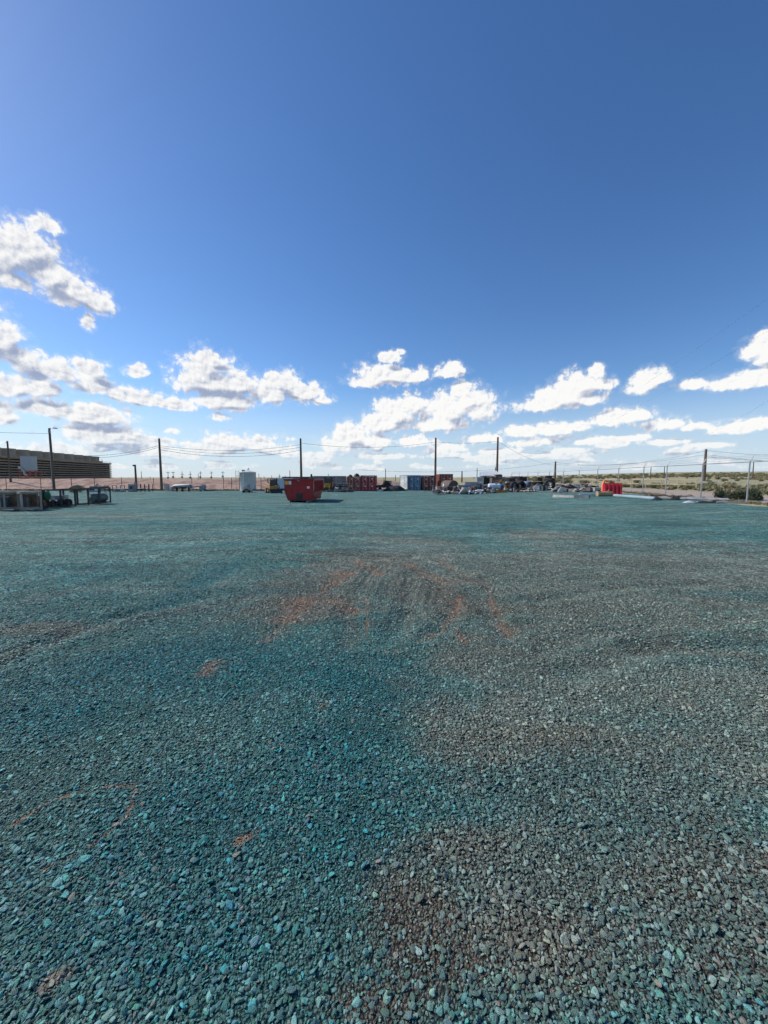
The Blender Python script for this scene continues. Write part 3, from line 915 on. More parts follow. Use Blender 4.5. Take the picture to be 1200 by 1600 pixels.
def knobs(zs):
    def f(t, h, r):
        for z in zs:
            MB().cyl((0, -r - .02, h - z), (0, -r - .20, h - z), .06, .05, 8).build('insulator', GREYP, t)
    return f
def lamp_arm(t, h, r):
    MB().tube([(0, 0, h - .35), (.35, -.1, h + .05), (.9, -.2, h + .02)], .035, 6).build('lamp_arm', GALV, t)
    MB().box((1.15, -.22, h), (.62, .26, .14), (0, .08, 0)).build('lamp_head', GREYP, t)
    MB().box((.12, -.2, h - .55), (.22, .22, .4)).build('control_box', GREYP, t)
    MB().tube([(.0, -r - .03, h - 1.0), (.0, -r - .05, .3)], .03, 6).build('conduit', GALV, t)
def flood(t, h, r):
    MB().box((-.18, -.12, h - .1), (.3, .2, .24), (.4, 0, 0)).build('floodlight', DARKST, t)
    MB().box((.0, -r - .08, 1.3), (.3, .16, .5)).build('control_box', GREYP, t)

pole('A', 17.5, 76, 689, .17, 'slim dark pole directly behind the timber crates', extras=knobs([.3]), lean=-3)
pole('B', 84, 66, 669, .19, 'tall pole with a lamp arm rising from the berm left of the yard', extras=lamp_arm, lean=-6)
pole('C', 213, 70, 726, .17, 'short thick pole with a floodlight beside the dark red pipe stands', extras=flood)
pole('D', 252.5, 70.5, 685, .19, 'tall bare pole left of the white water tank', extras=knobs([1.3, 1.6, 1.9]))
pole('E', 471, 76, 685, .21, 'tall pole rising directly behind the red dumpster', extras=knobs([.9, 1.4]))
pole('F', 680, 84, 684, .22, 'tall pole rising behind the brown red shipping containers', extras=knobs([.9]))
pole('G', 776, 86, 683, .23, 'tall pole rising behind the shed with the white roof', extras=knobs([.9]))
pole('H', 866.5, 128, 721, .30, 'plain shorter pole beyond the fence in the grassland', extras=knobs([.4, 1.0]), cat='utility pole')
pole('I', 1099, 96, 702, .30, 'thick brown pole beside a fence post near the right edge', extras=knobs([.3, 1.3, 1.8]))
pole('J', 721.5, 118, 736, .20, 'thin tan post standing in open land between containers and shed')
pole('K', 745, 150, 731, .14, 'hair thin mast far behind the grey panel stacks', name='mast', cat='mast', group='thin far masts')
pole('L', 602.5, 150, 733, .14, 'hair thin mast far behind the gap between red and blue containers', name='mast', cat='mast', group='thin far masts')
pole('M', 773.4, 120, 730, .14, 'short stub of pole just left of the tall pole over the shed', name='mast', cat='mast', group='thin far masts')
pole('N', 453.3, 160, 735, .14, 'hair thin mast far behind the red dumpster and the pale trailer', name='mast', cat='mast', group='thin far masts')
pole('O', 1185 - 10.5, 150, 722, .18, 'faint far pole in the grassland near the right edge', name='mast', cat='mast', group='thin far masts', extras=knobs([2.2]))
pole('P', 1015.5, 140, 729.5, .13, 'faint far pole, right one of the pair beyond the tan pipe fence', name='mast', cat='mast', group='thin far masts')
pole('Q', 1036.5, 140, 729, .13, 'faint far pole, left neighbour of the thick brown pole', name='mast', cat='mast', group='thin far masts')

ORD = ['first', 'second', 'third', 'fourth', 'fifth', 'sixth', 'seventh', 'eighth', 'ninth', 'tenth', 'eleventh', 'twelfth', 'thirteenth', 'fourteenth', 'fifteenth', 'sixteenth', 'seventeenth']
def far_pole(px, top, Y, arm, i, num):
    p = at(px, Y)
    zt = CAM_H + ray(px, top).z * Y / ray(px, top).y
    z0 = g(p.x, p.y)
    t = thing('substation_pole', 'small far power pole on the skyline above the pink berm, %s from the left' % ORD[num], 'utility pole', (p.x, p.y, z0), 0, 'far poles above the berm')
    MB().cyl((0, 0, 0), (0, 0, zt - z0), .17, .12, 6).build('shaft', POLEW, t)
    if arm:
        MB().box((0, 0, (zt - z0) - arm), (1.6, .2, .2)).build('crossarm', POLEW, t)
        MB().box((0, -.2, zt - z0 - 2.6 - .2 * i), (.8, .5, .8)).build('transformer', GREYP, t)
for i, (px, top, arm) in enumerate(((222, 736.5, 0), (235.5, 745, 0), (263.5, 737, .5), (271.5, 737, .5), (285.5, 736.5, 1.5), (298.2, 736.5, 1.5), (310.5, 740, 0), (314, 736.5, .8), (331, 736.5, .8), (349, 736, .8), (405, 740, 0), (413, 744, 0), (425, 743, 0), (437, 741, 1), (446, 743, 0), (556, 742, 0), (618, 742, 0))):
    far_pole(px, top, 190, arm, i % 3, i)

def pole_pt(k, drop):
    p, h, t = POLES[k]
    return Vector((p.x, p.y - .2, p.z + h - drop))
def wire(a, b, sag, label, r=.026, grp='overhead wires'):
    a, b = Vector(a), Vector(b)
    pts = []
    for i in range(25):
        u = i / 24
        q = a.lerp(b, u)
        q.z -= 4 * sag * u * (1 - u)
        pts.append(q - a)
    o = MB().tube(pts, r, 5).build('overhead_wire', WIREM, None, a)
    tag(o, label, 'wire', grp)
LW = 'black overhead wire sagging between %s'
for d1, d2, s_, hi in ((1.3, 1.2, 1.0, 'highest'), (1.6, 1.7, 1.2, 'middle'), (2.0, 2.3, 1.25, 'lowest')):
    wire(pole_pt('D', d1), pole_pt('E', d2), s_, hi + ' ' + LW % 'the tank pole and the dumpster pole', grp='wires between the tank pole and the dumpster pole')
for d1, d2, s_ in ((3.0, 1.3, .5), (3.5, 1.6, .6)):
    a = at(100, 58, 714)
    wire(at(-420, 60, 640), pole_pt('B', .9), .8, LW % 'the lamp pole and the left picture edge', grp='wires left of the lamp pole') if d1 == 3.0 else None
    wire(at(120, 64, 712 if d1 == 3.0 else 716), pole_pt('D', d2), .55, ('upper ' if d1 == 3.0 else 'lower ') + LW % 'the cooling tower side and the pole by the tank', grp='wires left of the tank pole')
wire(pole_pt('E', .9), pole_pt('F', .9), 1.0, LW % 'the dumpster pole and the container pole')
wire(pole_pt('F', .9), pole_pt('G', .9), .35, LW % 'the container pole and the shed pole')
wire(pole_pt('G', .9), pole_pt('H', 1.2), 1.2, LW % 'the shed pole and the short grassland pole')
wire(at(560, 100, 734), pole_pt('H', .3), 1.6, 'long low overhead wire running left from the short grassland pole')
for d1, d2, s_ in ((.3, .3, 2.0), (1.0, 1.3, 1.2)):
    wire(pole_pt('H', d1), pole_pt('I', d2), s_, ('upper ' if d1 == .3 else 'lower ') + LW % 'the short pole and the thick brown pole', grp='wires between the grassland poles')
for d1, py, hi in ((.3, 712, 'highest'), (1.3, 724, 'middle'), (1.8, 721, 'lowest')):
    wire(pole_pt('I', d1), at(1300, 84, py), .5, hi + ' ' + LW % 'the thick brown pole and the right edge', grp='wires right of the thick brown pole')
for (y0, y1) in ((478, 724), (535, 730), (621, 727)):
    wire(at(1260, 60, y0 - (55 if y0 < 600 else 30)), at(800 if y0 < 600 else 985, 190, y1), 2.5, 'faint overhead wire climbing across the clouds at upper right, %s' % {478: 'the top one', 535: 'the middle one', 621: 'the lowest one'}[y0], .009, 'wires climbing at upper right')

# ------------------------------------------------------------------ chain link fence on the right
fy = [24.0 - 4.55 * 2, 24.0 - 4.55] + [24.0, 28.4, 33.0, 36.9, 42.3, 48.2, 55, 62.5, 71, 80, 90, 101, 113]
ft = thing('chain_link_fence', 'tall galvanised fence with angled barbed wire arms along the dirt road', 'fence', (0, 0, 0))
H_F = 2.62
pts_top, pts_b = [], [[], [], []]
for y in fy:
    x = fence_x(y)
    z = g(x, y)
    po = MB().cyl((0, 0, -.1), (0, 0, H_F), .042 if y < 60 else .055, None, 10).cyl((0, 0, H_F), (0, 0, H_F + .05), .05, .03, 8).build('post', GALV, ft, (x, y, z))
    MB().bar((0, 0, H_F), (.27, .06, H_F + .34), .045, .03).build('arm', GALV, po)
    pts_top.append((x, y, z + H_F - .06))
    for k_, u in enumerate((.3, .65, 1.0)):
        pts_b[k_].append((x + .27 * u, y + .06 * u, z + H_F + .34 * u))
MB().tube(pts_top, .030, 8).build('top_rail', GALV, ft)
for k_ in range(3):
    MB().tube(pts_b[k_], .008, 4).build('barbed_wire', GALV, ft)
for hh in (.12, 1.3):
    MB().tube([(x, y, z - H_F + .06 + hh) for (x, y, z) in pts_top], .006, 4).build('tension_wire', GALV, ft)
# fence in front of the berm, thin far posts
ft = thing('wire_fence', 'thin wire fence with slender posts along the foot of the pink berm', 'fence', (0, 0, 0))
tp = []
for i, px in enumerate((-40, 10, 64, 112, 148, 190.5, 240.5, 300, 349.5, 362, 374.5, 408, 432, 470, 520, 560, 600, 640)):
    p = at(px, 67.6)
    hh = 2.3
    MB().cyl((0, 0, -.1), (0, 0, hh), .045, None, 6).build('post', DARKST, ft, p)
    tp.append(p + Vector((0, 0, hh)))
MB().tube(tp, .012, 4).build('top_wire', DARKST, ft)
MB().tube([p - Vector((0, 0, 1.0)) for p in tp], .012, 4).build('middle_wire', DARKST, ft)
MB().tube([p - Vector((0, 0, .62)) for p in tp[8:13]], .035, 5).build('rail', RUSTY, ft)

# tan pipe fence beyond the road
ft = thing('pipe_rail_fence', 'low tan pipe fence with two rails beyond the dirt road', 'fence', (0, 0, 0))
a, b2 = at(905, 64), at(1088, 50)
for i in range(9):
    p = a.lerp(b2, i / 8); p.z = g(p.x, p.y)
    MB().cyl((0, 0, -.1), (0, 0, 1.28), .06, None, 8).build('post', TANPIPE, ft, p)
for hh in (1.24, .62):
    pts = []
    for i in range(9):
        p = a.lerp(b2, i / 8); pts.append((p.x, p.y - .02, g(p.x, p.y) + hh))
    MB().tube(pts, .05, 8).build('rail', TANPIPE, ft)

# leaning marker post
p = at(1123, 37.5)
t = thing('marker_post', 'thin leaning marker post with white tip beside the dark bushes', 'marker post', p, 0, None, (0, -.26, 0))
MB().bar((0, 0, -.1), (0, 0, 1.25), .07, .03).build('post', RUSTY, t)
MB().bar((0, -.02, 1.0), (0, -.02, 1.28), .10, .03).build('tip', WHITE, t)

# ------------------------------------------------------------------ cooling tower far left
def cooling_tower():
    A = Vector((-213, 213, 0)); d = Vector((-19.3, 117, 0)).normalized()
    ang = math.atan2(d.y, d.x)                       # local x runs along the tower, away from the camera
    A = A - d * 42
    t = thing('cooling_tower', 'long dark louvered cooling tower with a row of fan stacks on top', 'cooling tower', A, ang)
    L = 42 + 117.5; W = 20.0; HT = 13.1
    # local y>0 is left of the walking direction = away from the yard; the face we see is at y = 0
    MB().box((L / 2, W / 2, HT / 2), (L - .6, W - 2.4, HT)).build('casing', LOUVD, t)  # core box coloured dark as the shade between louvers
    n = 9
    for i in range(n):
        z = .6 + i * (HT - .9) / (n - 1)
        MB().box((L / 2, .15, z), (L, .95, .16), (R(40), 0, 0)).box((L / 2, .52, z - .1), (L, .16, .34)).build('louver', LOUVER, t)
        MB().box((L + .15, W / 2, z), (.95, W, .16), (0, R(-40), 0)).build('louver', LOUVER, t)
    for i in range(23):
        x = i * L / 22
        MB().box((x, .95, HT / 2), (.24, .24, HT)).build('column', LOUVD, t)
    MB().box((L / 2, W / 2, HT + .35), (L + .6, W + .6, .7)).build('fan_deck', LOUVER, t)
    rail = MB()
    for zz in (1.2, 1.75):
        rail.box((L / 2, -.1, HT + zz), (L, .08, .08))
    for i in range(64):
        rail.box((i * L / 63, -.1, HT + 1.2), (.07, .07, 1.1))
    rail.build('railing', GREYP, t)['kind'] = 'stuff'
    MB().tube([(42 + 18, .6, HT - .4), (42 + 30, .6, HT - .4)], .55, 10).build('header_pipe', GALV, t)
    for i in range(13):
        x = L - 14.5 - i * 10.95
        if x < 4: break
        prof = [(4.7, 0), (4.3, 1.5), (4.2, 2.6), (4.35, 3.9), (4.6, 4.7), (4.45, 4.7), (4.1, 3.4), (4.0, 1.0)]
        st = MB().lathe(prof, 28).build('fan_stack', FRPG, t, (x, 6.2, HT + .7))
        MB().lathe([(4.35, 1.2), (4.5, 1.25), (4.35, 1.35)], 28).lathe([(4.2, 3.0), (4.38, 3.05), (4.2, 3.15)], 28).build('band', FRPG, st)
        MB().box((0, 0, 1.9), (8.4, .5, .12), (.2, 0, .4)).box((0, 0, 1.9), (.5, 8.4, .12), (0, .2, .4)).build('fan_blades', GREYP, st)
    MB().cyl((L - 5.5, 4, HT + .7), (L - 5.5, 4, HT + 3.6), .25, .2, 8).build('vent_pipe', GREYP, t)
    MB().box((L - 8.5, 4, HT + 1.3), (3, 2.4, 1.3)).build('motor_housing', GREYP, t)
cooling_tower()
p = at(48, 196); p.z = 0
t = thing('filter_house', 'blue grey box house on red steel legs before the cooling tower', 'filter house', p, R(8))
ztop = CAM_H + (746 - 714) / 600 * 196; zb = CAM_H + (746 - 735.5) / 600 * 196
MB().box((0, 0, (ztop + zb) / 2), (4.9, 4.0, ztop - zb)).build('house', TOWGREY, t)
MB().box((0, 0, ztop + .1), (5.1, 4.2, .2)).build('roof', TOWGREY, t)
for sx in (-3.2, -1.0, 1.2, 4.2):
    for sy in (-1.8, 1.8):
        MB().box((sx, sy, zb / 2 + .15), (.3, .3, zb + .3)).build('leg', REDSTEEL, t)
for zz in (1.6, 3.3, zb - .15):
    MB().box((.5, -1.8, zz), (7.8, .22, .3)).build('beam', REDSTEEL, t)
MB().bar((-3.2, -1.85, .2), (1.2, -1.85, 3.3), .2).bar((4.2, -1.85, .2), (-.8, -1.85, 3.3), .2).build('brace', REDSTEEL, t)
MB().tube([(-3.2, -2.3, zb + 1.4), (-1.6, -2.3, zb + 1.1), (-.9, -2.3, zb), (-.7, -2.3, zb - 1.8), (.4, -2.3, zb - 2.2)], .5, 10).build('duct', GALV, t)

# ------------------------------------------------------------------ shipping containers
def cont_mat(key, col, rust=.25):
    return mat(key, col, .5, 0, .22, .9, rust, .10, .2)
def corrug(L, H, depth=.036, pitch=.28):
    """Trapezoid corrugated wall profile as (x, y) pairs along L."""
    pts, x = [], 0
    while x < L - .01:
        for (dx, yy) in ((0, 0), (.07, 0), (.14, depth), (.21, depth)):
            if x + dx <= L:
                pts.append((x + dx, yy))
        x += pitch
    pts.append((L, 0))
    return pts
def container(px, py, Y, label, col, rot, L=6.06, H=2.6, shaded_door_col=None, side_sign=None, marks=True, lit_side_col=None, front='door', wpx=None, rust=.25):
    p = at(px, Y)
    Wc = 2.44
    t = thing('shipping_container', label, 'shipping container', (p.x, p.y, p.z - .02), rot, 'shipping containers along the back of the yard')
    m = cont_mat('container ' + str(col), col, rust); ms = m if lit_side_col is None else cont_mat('container ' + str(lit_side_col), lit_side_col, .1)
    md = m if shaded_door_col is None else cont_mat('container ' + str(shaded_door_col), shaded_door_col, rust)
    x0, x1 = -Wc / 2, Wc / 2
    fr = MB()
    for x in (x0 + .06, x1 - .06):
        for y in (.06, L - .06):
            fr.box((x, y, H / 2), (.12, .12, H - .24))
        fr.box((x, L / 2, H - .05), (.10, L - .24, .10)); fr.box((x, L / 2, .12), (.10, L - .24, .14))
    for y in (.06, L - .06):
        fr.box((0, y, H - .06), (Wc - .24, .12, .12)); fr.box((0, y, .10), (Wc - .24, .12, .16))
    fr.build('frame', m, t)
    for x in (x0 + .07, x1 - .07):
        for y in (.08, L - .08):
            for z in (.06, H - .06):
                MB().box((x, y, z), (.18, .18, .12)).build('corner_casting', m, t)
    for sg, x in ((-1, x0 + .02), (1, x1 - .02)):
        prof = corrug(L - .24, H)
        vs, fs = [], []
        for (u, dd) in prof:
            vs += [(x - sg * dd, .12 + u, .18), (x - sg * dd, .12 + u, H - .1)]
        fs = [(2 * i, 2 * i + 2, 2 * i + 3, 2 * i + 1) for i in range(len(prof) - 1)]
        MB().add(vs, fs).build('side_wall', ms if sg < 0 else m, t)
    MB().box((0, L / 2, H - .045), (Wc - .2, L - .2, .04)).build('roof', m, t)
    MB().box((0, L / 2, .17), (Wc - .2, L - .2, .05)).build('floor', DARKST, t)
    MB().box((0, L - .05, H / 2), (Wc - .24, .03, H - .3)).build('end_wall', m, t)
    for sg in (-1, 1):                                   # two doors with locking rods
        cx = sg * .555
        d = MB(); d.box((cx, .045, H / 2), (1.08, .04, H - .32))
        for k_ in range(5):
            z = .42 + k_ * (H - .84) / 4
            d.box((cx, .018, z), (.98, .02, .20))
        dd = d.build('door', md, t)
        for rx in (-.26, .26):
            MB().cyl((cx + rx, -.02, .16), (cx + rx, -.02, H - .12), .022, None, 8).build('lock_rod', GALV if marks else md, dd)
            for z in (.35, .95, 1.75, 2.3):
                MB().box((cx + rx, -.015, z), (.14, .04, .07)).build('rod_bracket', GALV, dd)
        MB().bar((cx - .26, -.05, 1.02), (cx + .1, -.05, 1.02), .03).build('handle', GALV, dd)
        for z in (.4, 1.0, 1.6, 2.2):
            MB().box((sg * 1.10, .0, z), (.07, .07, .16)).build('hinge', md, dd)
        if marks:
            for k_, (dx, z, w_, h_) in enumerate(((.12, 2.08, .34, .07), (.12, 1.95, .26, .05), (-.1, 1.22, .30, .05), (.08, .82, .22, .15))):
                MB().box((cx + dx, -.0075 + .0008 * k_, z), (w_, .006, h_)).build('marking', STICKW, dd)
    if side_sign:
        y, z, w_, h_ = side_sign
        MB().box((x0 - .012, y, z), (.02, w_, h_)).build('side_sign', WHITE, t)
    return t

container(575, 0, 63.5, 'bright red container with pinkish markings, right of the orange red one', (.30, .012, .022), R(-1.5), H=2.6)
container(553.5, 0, 63.8, 'faded orange red container with black tarp bundles on its roof', (.36, .085, .045), R(-5), H=2.42, shaded_door_col=(.26, .060, .035), rust=.4)  # doors a darker copy of the body colour: shade painted on the front
container(647, 0, 68.0, 'blue container with a sunlit tone painted on its left side and a white side sign', (.060, .185, .31), R(10.5), H=2.72, lit_side_col=(.50, .56, .56), side_sign=(3.6, 1.45, 2.4, .95), rust=.12)  # left wall paler: sunlight put into its colour
container(670, 0, 68.3, 'brown red container standing right beside the blue one', (.15, .032, .022), R(2), H=2.7, rust=.4)
container(697, 0, 70.0, 'rust brown container half hidden by the tan sacks and brown tank', (.18, .045, .028), R(-2), H=2.85, rust=.45)
# grey container seen from its long side
t = container(512, 0, 74, 'long grey container seen side on behind the yellow loader', (.15, .185, .20), R(90), L=6.06, H=2.6, marks=False)
p = at(540.5, 74); t.location = (p.x, p.y, p.z)
t = container(490, 0, 75, 'slate grey container end peeping out right above the dumpster', (.10, .13, .15), R(90), L=6.06, H=2.55, marks=False)
p = at(491.5, 76); t.location = (p.x, p.y, p.z - .05)
# bundles on the roof
def bundle(px, Y, py, size, label, m, seed):
    rg = random.Random(seed)
    b = MB()
    n = 14
    for j in range(7):
        v = j / 6
        for i in range(n):
            a = 2 * math.pi * i / n
            r = math.sin(math.pi * min(1, .12 + v * .5)) ** .6 if False else math.cos(v * math.pi / 2) ** .6
            k_ = 1 + rg.uniform(-.16, .16)
            b.v.append((math.cos(a) * r * size[0] / 2 * k_, math.sin(a) * r * size[1] / 2 * k_, v * size[2] * (1 + rg.uniform(-.06, .06))))
    for j in range(6):
        for i in range(n):
            b.f.append((j * n + i, j * n + (i + 1) % n, (j + 1) * n + (i + 1) % n, (j + 1) * n + i)); b.s.append(True)
    b.f.append(tuple(6 * n + i for i in range(n))); b.s.append(True)
    q = at(px, Y, py) if py else at(px, Y)
    o = b.build('tarp_bundle', m, None, q)
    return tag(o, label, 'bundle')
zc = lambda px, Y, H: CAM_H - (CAM_H - g(at(px, Y).x, Y) - H)
def on_roof(px, Y, Yc, H, size, label, m, seed):
    o = bundle(px, Y, None, size, label, m, seed)
    o.location.z = at(px, Yc).z - .02 + H
    return o
on_roof(547.5, 65.2, 63.8, 2.42, (.75, .8, .32), 'small black tarp bundle on the orange container, the left one', HOSEB, 3)
on_roof(557.5, 65.2, 63.8, 2.42, (1.05, 1.0, .52), 'larger dark tarp bundle on the orange container, the right one', HOSEB, 4)

# ------------------------------------------------------------------ red roll off dumpster
def dumpster():
    Y = 29.6
    p = at(467.3, Y)
    t = thing('dumpster', 'red roll off dumpster with stickers standing in the open yard', 'dumpster', p, R(1.5))
    W2, Hh, L, z0, zk = 1.10, 1.69, 5.2, .12, .74
    prof = [(-W2 + .22, z0), (W2 - .18, z0), (W2, zk), (W2, Hh), (-W2, Hh), (-W2, zk)]
    th_ = .05
    front = MB().prism(prof, 0, th_).build('front_wall', REDP, t)
    for sx in (-.55, 0, .55):
        MB().box((sx, -.012, 1.28), (.07, .03, .95)).build('wall_rib', REDP, front)
    MB().prism(prof, L - th_, L).build('rear_door', REDP, t)
    for sg in (-1, 1):
        s_ = MB()
        xk = sg * W2; xb = sg * (W2 - (.22 if sg < 0 else .18))
        s_.add([(xk, th_, zk), (xk, L - th_, zk), (xk, L - th_, Hh), (xk, th_, Hh), (xk - sg * .05, th_, zk), (xk - sg * .05, L - th_, zk), (xk - sg * .05, L - th_, Hh), (xk - sg * .05, th_, Hh)], [(0, 1, 2, 3), (7, 6, 5, 4)])
        s_.add([(xk, th_, zk), (xk, L - th_, zk), (xb, L - th_, z0), (xb, th_, z0)], [(0, 1, 2, 3)])
        w_ = s_.build('side_wall', REDP, t)
        for k_ in range(8):
            y = .35 + k_ * (L - .7) / 7
            MB().box((xk + sg * .045, y, (zk + Hh) / 2), (.09, .11, Hh - zk - .06)).build('side_rib', REDP, w_)
    MB().box((0, L / 2, z0 + .03), (2 * W2 - .42, L - .1, .06)).build('floor', REDP, t)
    rim = MB()
    for sg in (-1, 1):
        rim.box((sg * (W2 + .01), L / 2, Hh + .04), (.13, L + .12, .10))
    rim.box((0, .0, Hh + .04), (2 * W2 - .11, .13, .10)).box((0, L, Hh + .04), (2 * W2 - .11, .13, .10))
    rim.build('top_rim', REDP, t)
    MB().box((.02, -.012, .42), (.46, .04, .60)).build('recess_shade', DARKST, t)  # dark panel painted as the shade of a recess
    for sg in (-.62, .62):
        MB().box((sg, L / 2 - .1, .06), (.12, L + .3, .12)).build('skid_rail', GREYP if sg > 0 else DARKST, t)
    for sg in (-.88, .86):
        wl = MB().lathe([(.0, -.09), (.30, -.09), (.36, -.05), (.36, .05), (.30, .09), (.0, .09)], 20, axis='X').build('wheel', RUBBER, t, (sg, L - .25, .36))
        MB().cyl((-.1, 0, 0), (.1, 0, 0), .12, None, 12).build('hub', GREYP, wl)
    for sg in (-.5, .5):
        MB().cyl((sg - .1, .02, .10), (sg + .1, .02, .10), .10, None, 10).build('roller', DARKST, t)
    MB().box((-.94, -.006, 1.50), (.29, .008, .27)).build('orange_sticker', STICKO, t)
    MB().box((-.68, -.006, 1.50), (.20, .010, .27)).build('white_sticker', STICKW, t)
    MB().add([(-.11, -.008, 1.62), (.08, -.008, 1.62), (.0, -.008, 1.78)], [(0, 1, 2)]).build('white_triangle', STICKW, t)
    MB().box((.70, -.006, 1.14), (.20, .010, .17)).build('pink_sticker', STICKW, t)
    MB().box((W2 + .006, .16, 1.24), (.010, .10, .78)).build('reflector_strip', STICKW, t)
dumpster()

# ------------------------------------------------------------------ white water tank
def tank():
    Y = 67.2
    p = at(387.8, Y)
    t = thing('water_tank', 'white cylindrical tank with ladder cage on its left side', 'tank', (p.x, p.y, p.z))
    r, h = 1.36, 3.15
    MB().lathe([(r, 0), (r, h), (r + .03, h), (r + .03, h + .05), (r - .02, h + .06), (.25, h + .36), (0, h + .37)], 40).build('shell', WHITE, t)
    for z in (.75, 1.5, 2.25):
        MB().lathe([(r + .002, z - .03), (r + .02, z), (r + .002, z + .03)], 40).build('hoop', WHITE, t)
    MB().cyl((-.65, -.3, h + .14), (-.65, -.3, h + .45), .28, None, 14).build('hatch', GREYP, t)
    MB().tube([(.05, 0, h + .3), (.05, 0, h + .62), (.16, 0, h + .68), (.22, 0, h + .55)], .08, 8).build('vent', GREYP, t)
    MB().box((-.30, -r - .03, 1.5), (.16, .05, 2.9)).build('level_gauge', STICKW, t)
    cg = thing('ladder', None, None, (-r - .35, -.3, 0)); cg.parent = t; del_ = [cg.pop(k_, None) for k_ in ('label', 'category')]
    for sx in (-.28, .28):
        MB().box((sx, 0, 1.75), (.05, .05, 3.5)).build('rail', TANPIPE, cg)
    for i in range(11):
        MB().box((0, 0, .3 + i * .3), (.56, .03, .03)).build('rung', TANPIPE, cg)
    MB().box((.25, 0, 2.55), (.9, .7, .06)).build('platform', TANPIPE, t, (-r - .35, -.3, 0))
    MB().tube([(.4, -r - .05, .35), (.4, -r - .5, .35), (.4, -r - .5, 0)], .07, 8).build('outlet_pipe', GREYP, t)
tank()

# small machines near the tank
def compressor(px, Y, label):
    p = at(px, Y)
    t = thing('pump_skid', label, 'pump', p)
    MB().box((0, 0, .12), (1.25, .8, .12)).box((0.95, 0, .06), (.7, .1, .06)).build('skid', DARKST, t)
    MB().box((-.05, 0, .52), (.85, .6, .55)).build('engine_cover', CONCR, t)
    MB().box((-.05, -.31, .42), (.5, .02, .22)).build('grille', DARKST, t)
    MB().prism([(-.3, .8), (.2, .8), (.05, 1.12), (-.05, 1.12)], -.2, .2).build('hopper', TANPIPE, t)
    MB().cyl((.28, 0, .8), (.28, 0, 1.2), .05, None, 8).build('exhaust', DARKST, t)
    for sx in (-.4, .4):
        MB().lathe([(0, -.06), (.17, -.06), (.2, 0), (.17, .06), (0, .06)], 14, axis='Y').build('wheel', RUBBER, t, (sx, -.45, .2))
compressor(386.5, 55.5, 'small pale pump on a skid in front of the white tank')

def skid_steer(px, Y, label, rz):
    p = at(px, Y)
    t = thing('skid_steer', label, 'loader', p, rz)
    MB().prism([(-.8, .28), (.8, .28), (.8, .75), (.55, 1.0), (-.8, 1.0)], -.55, .55, 'X').build('body', YELLOW, t)
    cab = MB()
    for sx in (-.45, .45):
        for (y0_, y1_) in ((-.65, -.5), (.5, .45)):
            cab.bar((sx, y0_, .95), (sx, y1_, 1.95), .09)
    cab.box((0, -.05, 1.98), (1.06, 1.25, .09))
    cab.build('cab', DARKST, t)
    MB().box((0, -.50, 1.45), (.82, .03, .8)).build('front_window', GLASSD, t)
    MB().box((0, .1, 1.15), (.5, .45, .35)).build('seat', DARKST, t)
    for sx in (-.68, .68):
        MB().tube([(sx, .75, 1.35), (sx, -.3, 1.25), (sx, -1.0, .8), (sx, -1.15, .35)], .085, 6).build('lift_arm', YELLOW, t)
        for y in (-.5, .5):
            wl = MB().lathe([(0, -.13), (.24, -.13), (.36, -.1), (.38, 0), (.36, .1), (.24, .13), (0, .13)], 18, axis='X').build('wheel', RUBBER, t, (sx, y, .38))
            MB().cyl((-.14, 0, 0), (.14, 0, 0), .16, None, 12).build('rim', YELLOW, wl)
    MB().prism([(-1.15, .08), (-1.75, .05), (-1.7, .1), (-1.3, .55), (-1.15, .6)], -.85, .85, 'X').build('bucket', DARKST, t)
skid_steer(425.5, 53.5, 'small yellow skid steer loader with dark cab left of the dumpster', R(35))

# pale box trailer behind the skid steer
p = at(440, 66.5)
t = thing('box_trailer', 'pale blue white box trailer between the tank and the dumpster', 'trailer', p, R(4))
MB().box((0, 1.2, 1.22), (3.1, 2.4, 1.72)).build('body', PALEBL, t)
MB().box((0, 1.2, 2.11), (3.2, 2.5, .08)).build('roof', WHITE, t)
MB().box((-.35, -.01, 1.2), (1.0, .03, 1.55)).build('door', PALEBL, t)
MB().box((-.9, -.03, 1.2), (.06, .03, 1.6)).build('door_post', GREYP, t)
MB().box((-.7, -.05, 1.75), (.16, .08, .12)).build('lamp', BLUEP, t)
MB().box((0, 1.2, .30), (3.0, .9, .12)).build('chassis', DARKST, t)
for sx in (-.6, .6):
    MB().lathe([(0, -.1), (.2, -.1), (.3, -.06), (.3, .06), (.2, .1), (0, .1)], 18, axis='Y').build('wheel', RUBBER, t, (sx, .1, .3))
MB().box((2.1, .3, .25), (1.3, .5, .3)).build('drawbar', DARKST, t)

# backhoe parts showing over the dumpster
p = at(478, 60)
t = thing('backhoe_loader', 'dark backhoe whose roof and boom show above the dumpster', 'backhoe', p, R(10))
MB().prism([(-1.2, .5), (1.3, .5), (1.3, 1.3), (.3, 1.45), (-1.2, 1.3)], -.5, .5, 'Y').build('body', YELLOW, t)
for sx in (-.75, .35):
    for sy in (-.5, .5):
        MB().box((sx, sy, 1.75), (.08, .08, .9)).build('cab_post', DARKST, t)
MB().box((-.2, 0, 2.24), (1.35, 1.2, .10)).build('cab_roof', DARKST, t)
MB().box((-.2, .46, 1.75), (1.0, .03, .8)).build('cab_window', GLASSD, t)
MB().tube([(.75, 0, 1.2), (.78, 0, 2.0), (.85, 0, 2.75)], [.16, .20, .06], 8).build('boom', GREENP, t)
MB().tube([(.85, 0, 2.7), (.95, 0, 2.2), (1.0, 0, 1.6)], .13, 8).build('dipper_arm', DARKST, t)
